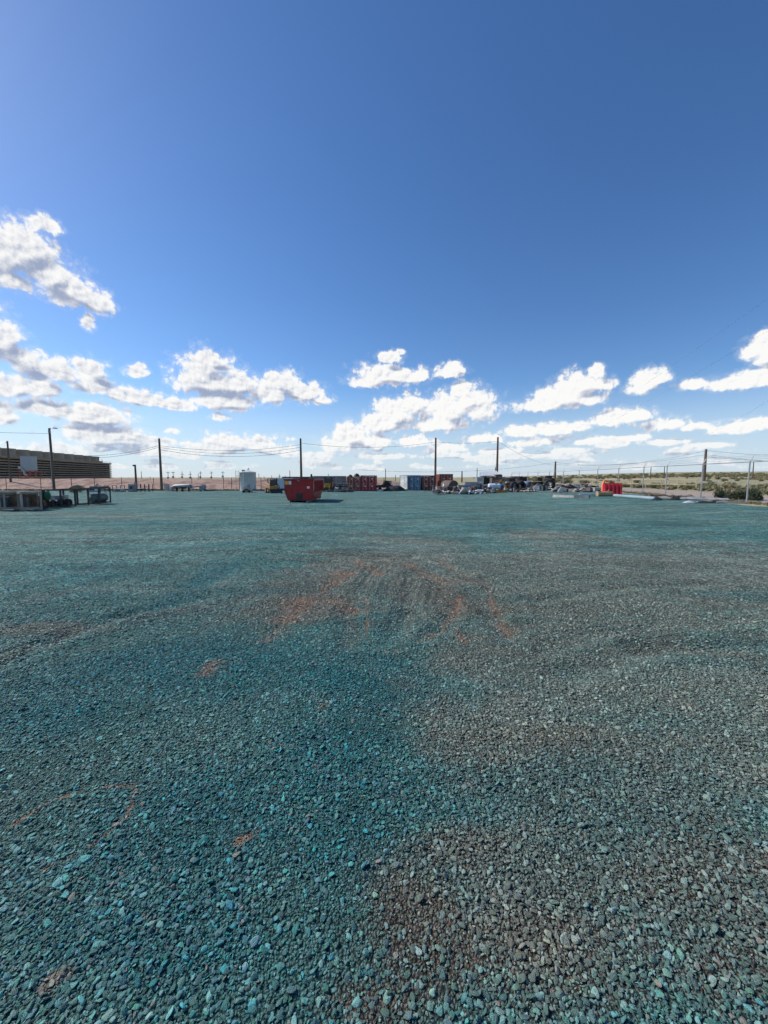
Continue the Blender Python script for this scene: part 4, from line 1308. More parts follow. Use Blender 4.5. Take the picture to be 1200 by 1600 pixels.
for sx, rr_ in ((-.85, .55), (.95, .4)):
    for sy in (-.62, .62):
        MB().lathe([(0, -.15), (rr_ * .6, -.15), (rr_, -.1), (rr_, .1), (rr_ * .6, .15), (0, .15)], 18, axis='Y').build('wheel', RUBBER, t, (sx, sy, rr_))

def loader(px, Y, label, rz=0):
    p = at(px, Y)
    t = thing('wheel_loader', label, 'loader', p, rz)
    MB().prism([(-.55, .55), (.55, .55), (.5, 1.3), (-.5, 1.3)], -.9, .2).build('front_frame', YELLOW, t)
    MB().box((0, 1.0, 1.0), (1.3, 1.6, .8)).build('engine_hood', YELLOW, t)
    cb = MB()
    for sx in (-.5, .5):
        for sy in (-.1, .9):
            cb.box((sx, sy, 1.75), (.09, .09, .95))
    cb.build('cab_frame', DARKST, t)
    MB().box((0, .4, 1.7), (.9, .92, .75)).build('cab_window', GLASSD, t)
    MB().box((0, .4, 2.25), (1.2, 1.3, .10)).build('cab_roof', DARKST, t)
    MB().cyl((.05, .2, 2.3), (.05, .2, 2.75), .06, None, 8).build('beacon', WHITE, t)
    for sx in (-.95, .95):
        for sy in (-.7, 1.2):
            wl = MB().lathe([(0, -.18), (.36, -.18), (.55, -.13), (.58, 0), (.55, .13), (.36, .18), (0, .18)], 20, axis='X').build('wheel', RUBBER, t, (sx, sy, .58))
            MB().cyl((-.19, 0, 0), (.19, 0, 0), .2, None, 12).build('rim', YELLOW, wl)
    for sx in (-.4, .4):
        MB().bar((sx, -.6, 1.2), (sx, -1.5, .45), .12, .2).build('lift_arm', YELLOW, t)
    MB().box((0, -1.6, .45), (1.0, .1, .5)).build('fork_carriage', DARKST, t)
    for sx in (-.3, .3):
        MB().box((sx, -2.1, .1), (.12, 1.0, .05)).build('fork', DARKST, t)
loader(512.5, 60, 'yellow wheel loader with black wheels in front of the grey container')

# utility truck bed / flatbed trailer
p = at(533, 60.5)
t = thing('flatbed_trailer', 'grey flatbed trailer with a rack, left of the orange container', 'trailer', p, R(-8))
MB().box((0, .6, .62), (2.4, 1.6, .14)).build('bed', GREYP, t)
for sx in (-1.15, -.4, .4, 1.15):
    MB().box((sx, -.18, 1.0), (.07, .07, .7)).build('stake', GREYP, t)
MB().box((0, -.18, 1.32), (2.36, .05, .07)).box((0, -.2, 1.0), (2.36, .04, .06)).build('rack_rail', GALV, t)
MB().box((-.85, .1, 1.62), (.06, .06, 1.9)).build('mast', GALV, t)
for sx in (-.5, .35):
    wl = MB().lathe([(0, -.1), (.2, -.1), (.31, -.07), (.31, .07), (.2, .1), (0, .1)], 18, axis='Y').build('wheel', RUBBER, t, (sx, -.15, .31))
    MB().cyl((0, -.12, 0), (0, .12, 0), .12, None, 10).build('rim', WHITE, wl)
MB().box((-1.1, -.25, .35), (.6, .1, .12)).build('ramp', WHITE, t)
MB().box((.2, .6, .92), (1.3, 1.0, .45)).build('toolbox', DARKST, t)
p = at(522.5, 61)
t = thing('generator', 'low dark generator with white top between loader and flatbed trailer', 'generator', p)
MB().box((0, .3, .55), (.95, .6, .7)).build('body', DARKST, t)
MB().box((0, .3, .93), (1.0, .65, .07)).build('lid', GALV, t)
for sx in (-.3, .3):
    MB().lathe([(0, -.05), (.15, -.05), (.2, 0), (.15, .05), (0, .05)], 14, axis='Y').build('wheel', RUBBER, t, (sx, -.05, .2))
tag(bundle(544, 59.5, None, (.5, .5, .5), 'pale cream sack on the ground before the orange container', CONCR, 9), None, 'sack').name = 'sack'

# ------------------------------------------------------------------ dark heap between red and blue containers
def heap_mesh(rx, ry, h, seed, n=26, m=18, rough=.25):
    rg = np.random.default_rng(seed)
    b = MB()
    xs = np.linspace(-1, 1, n); ys = np.linspace(-1, 1, m)
    for yv in ys:
        for xv in xs:
            r = min(1, math.hypot(xv, yv))
            z = (1 - r ** 2) ** .8 * h
            z *= 1 + rough * float(fbm(np.float64(xv * 3 + seed), np.float64(yv * 3), seed, 4)) * 3
            b.v.append((xv * rx, yv * ry, z - .04))
    for j in range(m - 1):
        for i in range(n - 1):
            b.f.append((j * n + i, j * n + i + 1, (j + 1) * n + i + 1, (j + 1) * n + i)); b.s.append(True)
    return b
def heap(px, Y, rx, ry, h, seed, m, name, label, cat, rough=.25):
    p = at(px, Y)
    return tag(heap_mesh(rx, ry, h, seed, rough=rough).build(name, m, None, p), label, cat)
heap(617, 66, 2.0, 1.2, 1.0, 3, HOSEB, 'tarp_heap', 'black tarp covered heap just left of the blue container', 'heap', .15)
p = at(601, 66)
t = thing('scrap_trailer', 'low dark trailer with loose scrap beside the bright red container', 'trailer', p, R(5))
MB().box((-.2, .8, .6), (3.0, 1.6, .12)).build('bed', DARKST, t)
MB().box((-.2, 0, .82), (3.0, .06, .36)).build('side_board', DARKST, t)
for sx in (-.8, .5):
    MB().lathe([(0, -.1), (.2, -.1), (.3, -.06), (.3, .06), (.2, .1), (0, .1)], 16, axis='Y').build('wheel', RUBBER, t, (sx, -.05, .3))
for i, (a, c) in enumerate((((-.2, .4, .9), (1.2, .5, 1.75)), ((.1, .6, .95), (.9, .3, 1.6)), ((-.9, .5, .8), (.4, .8, 1.3)))):
    MB().bar(a, c, .14).build('scrap_bar', RUSTY if i else GREYP, t)
MB().box((.5, .8, 1.2), (1.2, .9, 1.0), (.1, .15, .2)).build('scrap_box', DARKST, t)
for i, (px, py0, py1, px1) in enumerate(((609, 753.5, 759.5, 615), (618, 755, 759, 624.5), (622, 756, 759, 625))):
    a = at(px, 64.6, py0); c = at(px1, 64.2, py1)
    o = MB().bar((0, 0, 0), c - a, .12).build('pale_beam', GALV, None, a)
    tag(o, ['long pale steel beam leaning on the black heap', 'second pale beam lying on the black heap near the blue container', 'shortest pale beam stub on the black heap beside the blue container'][i], 'beam')
p = at(590.5, 65.5)
o = MB().tube([(0, 0, 0), (0, 0, .9), (.05, 0, 1.1)], .05).box((0, 0, .05), (.5, .3, .1)).build('standpipe', GREYP, None, p); tag(o, 'thin dark standpipe beside the bright red container', 'pipe')
p = at(593.5, 64); tag(MB().box((0, 0, .12), (.9, .5, .24), (0, 0, .3)).build('white_block', PALEBL, None, p), 'small pale block at the foot of the scrap trailer', 'block')

# ------------------------------------------------------------------ sacks, tank, sheets, panels (middle right)
SK = [(677.5, 61, (.62, .5, .55), 'leftmost tan sack before the brown red container'), (683, 60.6, (.55, .5, .85), 'tall pale sack before the brown red container'), (681, 59.8, (.6, .5, .42), 'low cream sack in front of the tall pale sack'), (689, 59, (.7, .6, .6), 'wide tan sack left of the pallet table')]
for i, (px, Y, sz, lb) in enumerate(SK):
    o = bundle(px, Y, None, sz, lb, [CLOTH, CONCR, CONCR, CLOTH][i], 20 + i); o.name = 'sack'; tag(o, lb, 'sack', 'sacks before the brown red container')
p = at(694.5, 58.5)
t = thing('work_table', 'tan timber table with a white box beside the sacks', 'table', p)
for i in range(4):
    MB().box((0, .1 + i * .2, .80), (1.7, .18, .06)).build('plank', PALLET, t)
for sx in (-.7, .7):
    for sy in (.1, .75):
        MB().box((sx, sy, .39), (.1, .1, .77)).build('leg', PALLET, t)
MB().box((0, .1, .42), (1.4, .06, .14)).build('crossbeam', SHEETD, t)
q_ = at(695, 58.8); tag(MB().box((0, 0, .2), (.5, .4, .4), (0, .12, .2)).build('white_box', STICKW, None, (q_.x, q_.y, q_.z + .83)), 'white box standing on the tan timber table', 'box')
p = at(709, 60)
t = thing('storage_tank', 'dark brown horizontal tank with rounded top behind the white sheets', 'tank', p, R(20))
MB().lathe([(0, -.12), (.5, -.10), (.86, 0), (.88, .1), (.88, 2.6), (.5, 2.7), (0, 2.72)], 28, axis='Y', c=(0, 0, .85)).build('shell', mat('brown tank paint', (.085, .06, .05), .7, 0, .3, 2, .4, .3), t)
for y in (.4, 2.2):
    MB().box((0, y, .2), (1.3, .25, .4)).build('saddle', DARKST, t)
MB().cyl((0, .8, 1.7), (0, .8, 1.85), .2, None, 12).build('manhole', RUSTY, t)

def crumple(px, Y, sx, sy, h, seed, m, label, grp, name='crumpled_sheet', tilt=0):
    rg = np.random.default_rng(seed)
    n, k_ = 9, 5
    b = MB(); vs = []
    for j in range(k_):
        for i in range(n):
            fold = abs(((i * .9 + j * .35 + seed) % 2.4) - 1.2) / 1.2
            vs.append(((i / (n - 1) - .5) * sx + rg.normal(0, .05), (j / (k_ - 1) - .5) * sy + rg.normal(0, .05), .04 + h * fold * rg.uniform(.6, 1.0)))
    top = vs; bot = [(x, y, z - .03) for x, y, z in vs]
    fs = [(j * n + i, j * n + i + 1, (j + 1) * n + i + 1, (j + 1) * n + i) for j in range(k_ - 1) for i in range(n - 1)]
    b.add(top, fs); b.add(bot, [tuple(reversed(f)) for f in fs])
    p = at(px, Y)
    tag(b.build(name, m, None, p, (0, tilt, rg.uniform(-.5, .5))), label, 'sheet metal', grp)
GS = 'sheet metal scraps lying at the right of the yard'
for (px, Y, sx, sy, h, sd_, m, lb) in (
    (690, 47.5, 1.7, .9, .14, 1, SHEETD, 'dark flat sheet at the left tip of the scrap line'), (698, 49, 1.5, 1.2, .42, 2, WHITE, 'white crumpled sheet at the left of the scrap line'),
    (706, 50, 1.6, 1.2, .5, 3, SHEETG, 'silver crumpled sheet right of the leftmost white one'), (713, 49.5, 1.3, 1.3, .45, 4, SHEETD, 'dark folded sheet in the middle of the scrap line'),
    (720, 48, 1.2, 1.3, .45, 5, PALEBL, 'pale green white sheet left of the tilted panel'), (727, 47.5, 1.2, 1.1, .6, 6, WHITE, 'bright white sheet under the panel stacks'),
    (734, 49.5, 1.3, 1.2, .6, 7, SHEETG, 'silver bent sheet left of the blue ended tank'), (742, 47.5, 1.3, 1.0, .28, 8, SHEETD, 'dark low sheet before the blue ended tank'),
    (749, 47, 1.7, .8, .22, 9, PALEBL, 'pale long sheet lying before the blue ended tank'), (703, 52.5, 2.0, 1.0, .6, 10, WHITE, 'white sheet pile behind the scrap line, left end'), (717, 53, 2.0, 1.0, .65, 11, SHEETG, 'silver sheet pile behind the scrap line, by the panels')):
    crumple(px, Y, sx, sy, h, sd_, m, lb, GS)
p = at(726, 47)
tag(MB().box((0, 0, .42), (1.0, .06, 1.25), (R(50), .1, .5)).build('tilted_panel', WHITE, None, p), 'white flat panel leaning at a steep angle in the scrap line', 'panel')

def stack(px, Y, n, sx, sy, th_, m, label, name='panel_stack', base=.12, jit=.05, rz=0, piece='panel', grp=None):
    rg = random.Random(px)
    p = at(px, Y)
    t = thing(name, label, 'stack of panels', p, rz, grp)
    for s_ in (-.35, .35):
        MB().box((s_ * sx, 0, base / 2), (.1, sy, base)).build('bearer', PALLET, t)
    for i in range(n):
        MB().box((rg.uniform(-jit, jit), rg.uniform(-jit, jit), base + th_ * (i + .5)), (sx * rg.uniform(.92, 1.0), sy, th_ * .82), (0, 0, rg.uniform(-.03, .03))).build(piece, m if i % 3 else SHEETG, t)
GP = 'stacks of grey panels left of the shed'
stack(724, 56, 6, 1.7, 1.1, .15, GREYP, 'grey panel stack, the lowest and leftmost of the three', grp=GP)
stack(734, 57.5, 8, 1.8, 1.2, .16, SHEETG, 'silver grey panel stack in the middle of the three', grp=GP)
stack(744, 58, 7, 1.7, 1.2, .17, GREYP, 'tall grey panel stack carrying the ribbed box', grp=GP)
p = at(748.5, 58)
t = thing('ribbed_box', 'grey box with vertical ribs standing on the tall panel stack', 'box', (p.x, p.y, p.z + 1.31))
MB().box((0, 0, .36), (.85, .7, .72)).build('body', SHEETG, t)
for i in range(5):
    MB().box((-.34 + i * .17, -.37, .36), (.07, .05, .70)).build('rib', GALV, t)

# ------------------------------------------------------------------ shed with white roof
p = at(763, 63)
t = thing('shed', 'small shed with white sloping roof and dark doorway', 'shed', p)
WALL = mat('shed white wall', (.55, .52, .47), .7, 0, .12, 1.5, .15, .25)
MB().box((-.88, 1.0, .95), (.22, 2.0, 1.9)).build('wall', WALL, t)
MB().box((.30, 1.0, .95), (.12, 2.0, 1.9)).build('wall', WALL, t)
MB().box((.9, .1, .95), (1.1, .1, 1.9)).build('wall', mat('shed grey cladding', (.20, .18, .18), .7, 0, .2, 1.5, .3, .3), t)
MB().box((-.25, 1.96, .95), (1.0, .06, 1.9)).build('back_wall', LOUVD, t)
MB().box((-.25, .25, .9), (.96, .05, 1.75)).build('door', LOUVD, t)  # dark panel stands for the shade inside the doorway
MB().add([(-1.6, -.3, 2.0), (1.9, -.3, 2.35), (1.9, 2.4, 2.95), (-.9, 2.4, 2.75), (-1.6, -.3, 1.92), (1.9, -.3, 2.27), (1.9, 2.4, 2.87), (-.9, 2.4, 2.67)], [(0, 1, 2, 3), (7, 6, 5, 4), (0, 4, 5, 1), (1, 5, 6, 2), (2, 6, 7, 3), (3, 7, 4, 0)]).build('roof', WHITE, t)
for i in range(7):
    MB().bar((-1.5 + i * .55, -.29, 2.03 + i * .055), (-.85 + i * .45, 2.38, 2.775 + i * .03), .06, .03).build('roof_seam', WHITE, t)
MB().box((.2, -.25, 1.96), (3.2, .08, .12)).build('fascia', DARKST, t)

# boxes right of the shed
def steel_box(px, Y, sx, sy, sz, m, label, z=0.0, lid=None, rz=0, name='steel_box', ribs=3):
    p = at(px, Y)
    t = thing(name, label, 'steel box', (p.x, p.y, p.z + z), rz, None)
    MB().box((0, sy / 2, sz / 2), (sx, sy, sz)).build('body', m, t)
    for i in range(ribs):
        MB().box((-sx / 2 + (i + .5) * sx / ribs, -.02, sz / 2), (.06, .05, sz * .9)).build('rib', m, t)
    MB().box((0, sy / 2, sz + .03), (sx + .06, sy + .06, .06)).build('lid', lid or DARKST, t)
    return t
BROWNG = mat('brown grey steel', (.13, .105, .10), .7, .1, .3, 2, .45, .3)
steel_box(776.5, 57.5, 1.5, 1.2, 1.75, BROWNG, 'brown grey steel box with scratched side, right of the shed doorway')
steel_box(779.5, 58, .95, .8, .32, mat('olive steel', (.09, .10, .085), .7, 0, .2, 2, .2, .3), 'small olive box on top of the brown grey steel box', z=1.83)
steel_box(790.5, 59, 1.35, 1.0, 1.55, GREYP, 'plain grey steel box between the brown and the rusty boxes', lid=GREYP)
steel_box(800.5, 59, .95, 1.0, 1.5, RUSTY, 'rust streaked steel box right of the plain grey one')
steel_box(807.5, 59, .75, 1.0, 1.5, SHEETG, 'pale silver steel box left of the black one')
steel_box(817, 58.5, 1.15, 1.2, 1.62, mat('black steel', (.016, .016, .018), .6, .1, .3, 2, .1, .2), 'black steel box at the right end of the box row')
steel_box(808, 60, 1.7, .6, .12, DARKST, 'flat dark tray lying on the rusty and silver boxes', z=1.6, ribs=1, name='flat_tray')
p = at(776, 57.2, 752); tag(MB().bar((-.5, 0, -.08), (.6, 0, .25), .10, .04).build('pale_lath', PALLET, None, p), 'pale lath leaning slanted against the brown grey box', 'lath')

# white and blue tank
p = at(763, 51.5)
t = thing('blue_ended_tank', 'white horizontal tank with a bright blue end on low blocks', 'tank', p)
MB().lathe([(0, 0), (.36, .02), (.40, .1), (.40, 1.45), (.40, 1.5)], 24, axis='X', c=(0, 0, .75)).build('shell', LBLUE, t)
MB().lathe([(.40, 1.46), (.43, 1.5), (.43, 1.95), (.3, 2.05), (0, 2.06)], 24, axis='X', c=(0, 0, .68)).build('blue_end', BLUEP, t)
for x in (.3, 1.7):
    MB().box((x, 0, .16), (.3, .8, .32)).build('block', TIMBER, t)
for i, (px, Y, L, z, m, lb) in enumerate(((758, 49.8, 2.0, .30, LBLUE, 'pale blue pipe lying before the blue ended tank, the upper one'), (757, 49, 1.7, .16, WHITE, 'white pipe lying before the blue ended tank, the lower one'), (764, 49.4, 1.6, .20, LBLUE, 'pale blue pipe end right under the blue ended tank'))):
    p = at(px, Y); o = MB().cyl((-L / 2, 0, z), (L / 2, .2, z), .15, None, 14).build('pipe', m, None, p); tag(o, lb, 'pipe', 'pipes before the blue ended tank')

# orange frame (boom) and yellow beam
p = at(786, 49)
t = thing('orange_boom', 'orange folded digger boom standing in front of the steel boxes', 'boom', p)
MB().bar((-.95, 0, 1.02), (-.05, 0, 1.55), .16, .14).build('upper_arm', YELLOW, t)
MB().bar((-.08, 0, 1.58), (.45, 0, .35), .18, .16).build('lower_arm', YELLOW, t)
MB().bar((.42, 0, .45), (.30, 0, .05), .14, .14).bar((.45, 0, .2), (1.0, .05, .1), .1, .1).build('foot', YELLOW, t)
MB().cyl((-.08, -.12, 1.55), (-.08, .12, 1.55), .12, None, 12).build('pivot', DARKST, t)
p = at(778, 48)
t = thing('yellow_beam', 'long dirty yellow beam lying on the gravel before the tyres', 'beam', p, R(3))
MB().box((0, 0, .18), (2.2, .10, .3)).build('web', YELLOW, t)
for z in (.02, .33):
    MB().box((0, 0, z), (2.25, .28, .04)).build('flange', YELLOW, t)

# ------------------------------------------------------------------ tyres, drums
def tyre_mesh(R_, w_):
    return [(R_ * .55, -w_ * .42), (R_ * .62, -w_ * .5), (R_ * .9, -w_ * .48), (R_, -w_ * .32), (R_ * 1.01, 0), (R_, w_ * .32), (R_ * .9, w_ * .48), (R_ * .62, w_ * .5), (R_ * .55, w_ * .42), (R_ * .55, -w_ * .42)]
def tyre(px, Y, R_, w_, label, lie=False, z=0.0, rz=0, tilt=0, rim=True, grp='tyres piled by the fence'):
    p = at(px, Y)
    t = thing('tyre', label, 'tyre', (p.x, p.y, p.z + z + (w_ / 2 if lie else R_)), rz, grp, (tilt, 0, rz))
    ax = 'Z' if lie else 'Y'
    MB().lathe(tyre_mesh(R_, w_), 28, axis=ax).build('tread', RUBBER, t)
    lug = MB()
    for i in range(24):
        a = 2 * math.pi * i / 24
        if lie:
            lug.box((math.cos(a) * R_ * 1.01, math.sin(a) * R_ * 1.01, 0), (.06, .07, w_ * .6), (0, 0, a))
        else:
            lug.box((math.cos(a) * R_ * 1.01, 0, math.sin(a) * R_ * 1.01), (.06, w_ * .6, .07), (0, -a, 0))
    lug.build('tread_lugs', RUBBER, t)
    if rim:
        MB().lathe([(R_ * .54, -w_ * .3), (R_ * .5, -w_ * .1), (.12, 0), (0, 0)], 20, axis=ax).build('rim', GREYP, t)
    return t
tyre(803, 50.5, .62, .42, 'upright tyre left of the big black tyre roll', rz=R(25))
tyre(812, 51, .66, 1.15, 'big wide black tyre roll left of the light blue drum', rz=R(12), rim=False)
tyre(795, 52, .58, .5, 'dark tyre half hidden behind the orange boom', rz=R(-30))
for i in range(3):
    tyre(838.5, 52, .78, .36, ['bottom tyre of the wide flat stack right of the blue drum', 'middle tyre of the wide flat stack right of the blue drum', 'top tyre of the wide flat stack right of the blue drum'][i], lie=True, z=i * .36)
tyre(858.5, 49.5, .70, .5, 'largest upright tyre with pale rim right of the flat stack', rz=R(-8), rim=False)
tyre(858, 51.2, .62, .5, 'tyre lying behind and above the largest upright tyre', lie=True, z=1.05, rim=False)
tyre(856.5, 51.4, .42, .3, 'small tyre topping the pile above the largest upright tyre', lie=True, z=1.55, rim=False)
p = at(858.5, 49.2)
tag(MB().box((0, 0, .12), (1.7, .8, .12)).box((0, -.2, .03), (1.5, .1, .06)).box((0, .2, .03), (1.5, .1, .06)).build('pallet', PALLET, None, p), 'low tan pallet under the largest upright tyre', 'pallet')
for px, Y, r_, h_, m, lb in ((823.5, 53, .46, 1.15, mat('faded blue drum', (.16, .26, .40), .5, 0, .2, 2, .1, .25), 'faded blue drum right of the big tyre roll'), (795.5, 54.5, .5, 1.15, GREYP, 'dark grey drum behind the orange boom')):
    p = at(px, Y)
    t = thing('drum', lb, 'drum', p)
    MB().lathe([(0, 0), (r_, 0), (r_ * 1.12, h_), (r_ * 1.04, h_), (r_ * .95, h_ - .08), (0, h_ - .08)], 24).build('body', m, t)
    MB().lathe([(r_ * 1.03, h_ * .33), (r_ * 1.08, h_ * .35), (r_ * 1.05, h_ * .38)], 24).lathe([(r_ * 1.07, h_ * .66), (r_ * 1.12, h_ * .68), (r_ * 1.08, h_ * .71)], 24).build('hoop', m, t)
for i, (px, Y, sx, sz, z, m, lb, nm) in enumerate(((843.5, 54, .62, .5, 1.1, HOSEB, 'black crate set on top of the flat tyre stack', 'crate'), (869, 51, .7, .62, 0, GREYP, 'small grey crate right of the largest upright tyre', 'crate'))):
    p = at(px, Y)
    t = thing(nm, lb, 'crate', (p.x, p.y, p.z + z))
    MB().box((0, .25, .03), (sx, .5, .06)).build('floor', m, t)
    for sy in (0, .5):
        MB().box((0, sy, sz / 2 + .03), (sx, .04, sz - .06)).build('side_wall', m, t)
    for sx_ in (-1, 1):
        MB().box((sx_ * (sx / 2 - .02), .25, sz / 2 + .03), (.04, .45, sz - .06)).build('end_wall', m, t)
p = at(841, 47.5)
o = MB().tube([(-.55, 0, .05), (-.5, 0, .5), (-.1, .05, .88), (.3, .1, .85), (.55, .12, .5), (.6, .12, .08)], .05, 8).build('bent_hoop', GALV, None, p); tag(o, 'pale bent pipe hoop standing before the flat tyre stack', 'hoop')
crumple(822, 47.3, 1.3, .8, .18, 41, CONCR, 'grey flat slab before the big tyre roll', GS); crumple(833, 46.5, 1.0, .8, .25, 42, CONCR, 'pale rubble sheet before the flat tyre stack', GS)
crumple(812, 48, 1.6, .7, .12, 43, SHEETD, 'dark strip along the foot of the tyre roll', GS)

# ------------------------------------------------------------------ demolition pile near the fence
GD = 'pieces of the demolition pile near the fence'
PILE = [((866, 764), (893, 759), .5, .14, SHEETG, 'pale grey slab rising at the left of the demolition pile'), ((874, 757), (890, 762), .4, .12, RUSTY, 'rusty plate at the top left of the demolition pile'), ((884, 757.5), (899, 761), .5, .12, CONCR, 'pale slab at the top of the demolition pile'),
        ((889, 757), (906, 765), .35, .2, HOSEB, 'black twisted beam sloping down the demolition pile'), ((886, 766), (905, 763), .6, .1, PALEBL, 'pale blue sheet across the middle of the pile'), ((892, 770), (912, 767), .5, .16, CONCR, 'cream block row at the right of the pile'),
        ((880, 769), (896, 766), .5, .2, GREYP, 'grey block in the lower middle of the pile'), ((898, 763), (915, 768), .4, .15, SHEETD, 'dark sheet at the right end of the pile')]
for i, (a, c, wd, hd, m, lb) in enumerate(PILE):
    Y = 46.5 - i * .25
    A, B = at(a[0], Y + .2, a[1]), at(c[0], Y - .1, c[1])
    d_ = B - A
    o = MB().bar((0, 0, 0), d_, wd, hd)
    tag(o.build('demolition_slab', m, None, A), lb, 'slab', GD)
heap(890, 46.8, 2.3, 1.2, .75, 12, mat('grey rubble', (.20, .19, .18), .9, 0, .4, 4, 0, .4), 'rubble_heap', 'grey rubble heap under the tilted slabs', 'heap', .5)
for px, py, s_, m, lb in ((877.5, 772, .42, WHITE, 'white square sheet leaning at the front of the pile'), (900, 771.5, .35, CONCR, 'cream lump before the demolition pile'), (908.5, 770, .34, CONCR, 'cream lump right of the first one before the pile')):
    p = at(px, 41 if s_ == .42 else 43)
    if s_ == .42:
        tag(MB().box((0, 0, .32), (.55, .05, .72), (R(35), .25, .1)).build('white_sheet', m, None, p), lb, 'sheet')
    else:
        o = bundle(px, 43, None, (.55, .5, .4), lb, m, int(px)); o.name = 'rubble_lump'; tag(o, lb, 'lump')
for i, (a, c, m, lb) in enumerate((((864, 777), (897, 778), CONCR, 'long pale plank lying before the demolition pile'), ((897, 777.5), (921, 778.5), SHEETD, 'dark grey plank lying right of the long pale plank'), ((905, 776), (941, 775), PALEBL, 'pale blue strip leading to the tan log'))):
    A, B = G(*a), G(*c)
    d_ = B - A; A.z += .1; d_.z = 0
    tag(MB().bar((0, 0, 0), d_, .12, .28).build('plank', m, None, A), lb, 'plank')
# hose coils
def coil(px, Y, R_, n, label, m=HOSEB, r_=.045):
    p = at(px, Y); pts = []
    for i in range(n * 18):
        a = 2 * math.pi * i / 18
        rr_ = R_ * (1 + .12 * math.sin(i * .37))
        pts.append((math.cos(a) * rr_, math.sin(a) * rr_ * .8, .06 + .045 * i / 18 + .03 * math.sin(i * .9)))
    o = MB().tube(pts, r_, 6).build('hose_coil', m, None, p); tag(o, label, 'hose coil')
coil(921, 49, .85, 6, 'black hose coil lying between the pile and the red barrier'); coil(925.5, 52, .7, 9, 'smaller black hose coil behind the first coil')
p = at(933, 46); tag(MB().box((0, 0, .2), (1.2, .7, .4), (0, 0, .2)).build('cream_block', CONCR, None, p), 'cream block left of the tan log', 'block')
p = at(945, 33.6)
t = thing('log', 'tan bark log lying in front of the red barrier', 'log', (p.x, p.y, p.z + .2), R(-4))
MB().tube([(-.62, 0, .02), (-.3, .02, .03), (.1, -.02, .0), (.62, .0, .02)], [.24, .22, .235, .2], 14).build('trunk', wood('tan bark', (.42, .30, .17)), t)
MB().tube([(.2, 0, .1), (.3, -.1, .34)], [.06, .04], 8).build('branch_stub', TIMBER, t)
MB().box((-.5, .05, .27), (.2, .25, .12), (0, .1, 0)).build('dark_cap', DARKST, t)

# ------------------------------------------------------------------ red barrier
p = at(956.5, 34.6)
t = thing('traffic_barrier', 'bright red plastic traffic barrier with slanted ribs near the fence', 'traffic barrier', p, R(-14))
L2 = .76
prof = [(-.26, 0), (.26, 0), (.26, .12), (.12, .62), (.10, 1.08), (-.10, 1.08), (-.12, .62), (-.26, .12)]
b = MB()
n = len(prof); xs = (-L2, L2)
b.add([(xs[0], y, z) for y, z in prof] + [(xs[1], y, z) for y, z in prof], [tuple(range(n)), tuple(reversed(range(n, 2 * n)))] + [(i, n + i, n + (i + 1) % n, (i + 1) % n) for i in range(n)])
b.build('body', PLASTR, t)
for i in range(5):
    x = -L2 + .13 + i * .315
    MB().prism([(-.48, .02), (-.25, .06), (-.12, .62), (-.09, 1.05), (-.22, 1.05), (-.33, .55)], x - .07, x + .07, 'X').build('rib', PLASTR, t)
MB().box((0, 0, 1.10), (2 * L2 - .06, .18, .05)).build('top_cap', PLASTR, t)
MB().box((L2 + .02, 0, .5), (.05, .14, .8)).build('end_lug', PLASTR, t)
p = at(946, 36.5)
t = thing('safety_barrel_net', 'bundle of orange safety netting behind the left end of the barrier', 'netting', p)
MB().tube([(-.3, 0, .1), (-.25, 0, .9), (-.1, 0, 1.35), (.15, 0, 1.25), (.35, 0, 1.2)], [.1, .12, .1, .1, .05], 7).build('roll', ORANGEP, t)

# pipes, tarps along the right edge of the yard
GL = 'pipes along the fence foot'
for i, (a, c, r_, m, lb) in enumerate((((960, 776.5), (1024, 781.5), .13, mat('dull pale pipe', (.26, .35, .40), .55, 0, .15, 1, .05, .3), 'long pale pipe running right from the red barrier'), ((990, 776.5), (1033, 775.5), .05, DARKST, 'thin dark pipe behind the long pale pipe'), ((1030, 780.5), (1072, 781.5), .10, GREYP, 'grey pipe right of the black tarp roll'),
                           ((1062, 781), (1138, 783.2), .11, SHEETG, 'pale grey pipe running behind the black strip at right'), ((1120, 786), (1180, 786.5), .06, GALV, 'thin pale rod lying at the fence foot by the bushes'), ((1005, 772), (1013, 776), .05, DARKST, 'short dark rod end at the fence foot'))):
    A, B = G(*a), G(*c); A.z += r_ - .01
    d_ = B - A; d_.z += r_ - .01
    tag(MB().cyl((0, 0, 0), d_, r_, None, 12).build('pipe', m, None, A), lb, 'pipe', GL)
def rag(px, py, sx, sy, h, seed, m, label, name='tarp', cat='tarp'):
    p = G(px, py)
    tag(heap_mesh(sx, sy, h, seed, 18, 10, .6).build(name, m, None, p), label, cat)
rag(1026, 781.5, .42, .3, .24, 51, HOSEB, 'black crumpled tarp lump at the end of the long pale pipe')
rag(1058, 781, .65, .35, .30, 52, HOSEB, 'larger black tarp lump lying behind the grey pipe'); rag(1040, 780.3, .8, .25, .14, 53, SHEETD, 'flat dark tarp between the two black lumps')
rag(1109, 785.6, 1.1, .35, .16, 54, HOSEB, 'long flat black strip lying near the right fence posts')
rag(1076, 785, .5, .2, .14, 55, WHITE, 'small white plastic sheet left of the long black strip'); rag(1091, 785.8, .35, .18, .12, 56, WHITE, 'white plastic scrap touching the long black strip')
rag(1094, 792.5, .42, .12, .05, 57, SHEETD, 'thin dark scrap lying alone in the gravel at right'); rag(1138, 824, .3, .06, .03, 58, SHEETD, 'small dark stick scrap in the open gravel at right', 'scrap', 'scrap')
rag(1078, 776, .3, .2, .2, 59, mat('dry weed', (.18, .14, .08), .9), 'dry brown weed tuft at the fence foot', 'weed_tuft', 'weed')
rag(550.5, 798.5, .25, .1, .05, 60, SHEETD, 'small dark scrap in the gravel right of the dumpster', 'scrap', 'scrap')
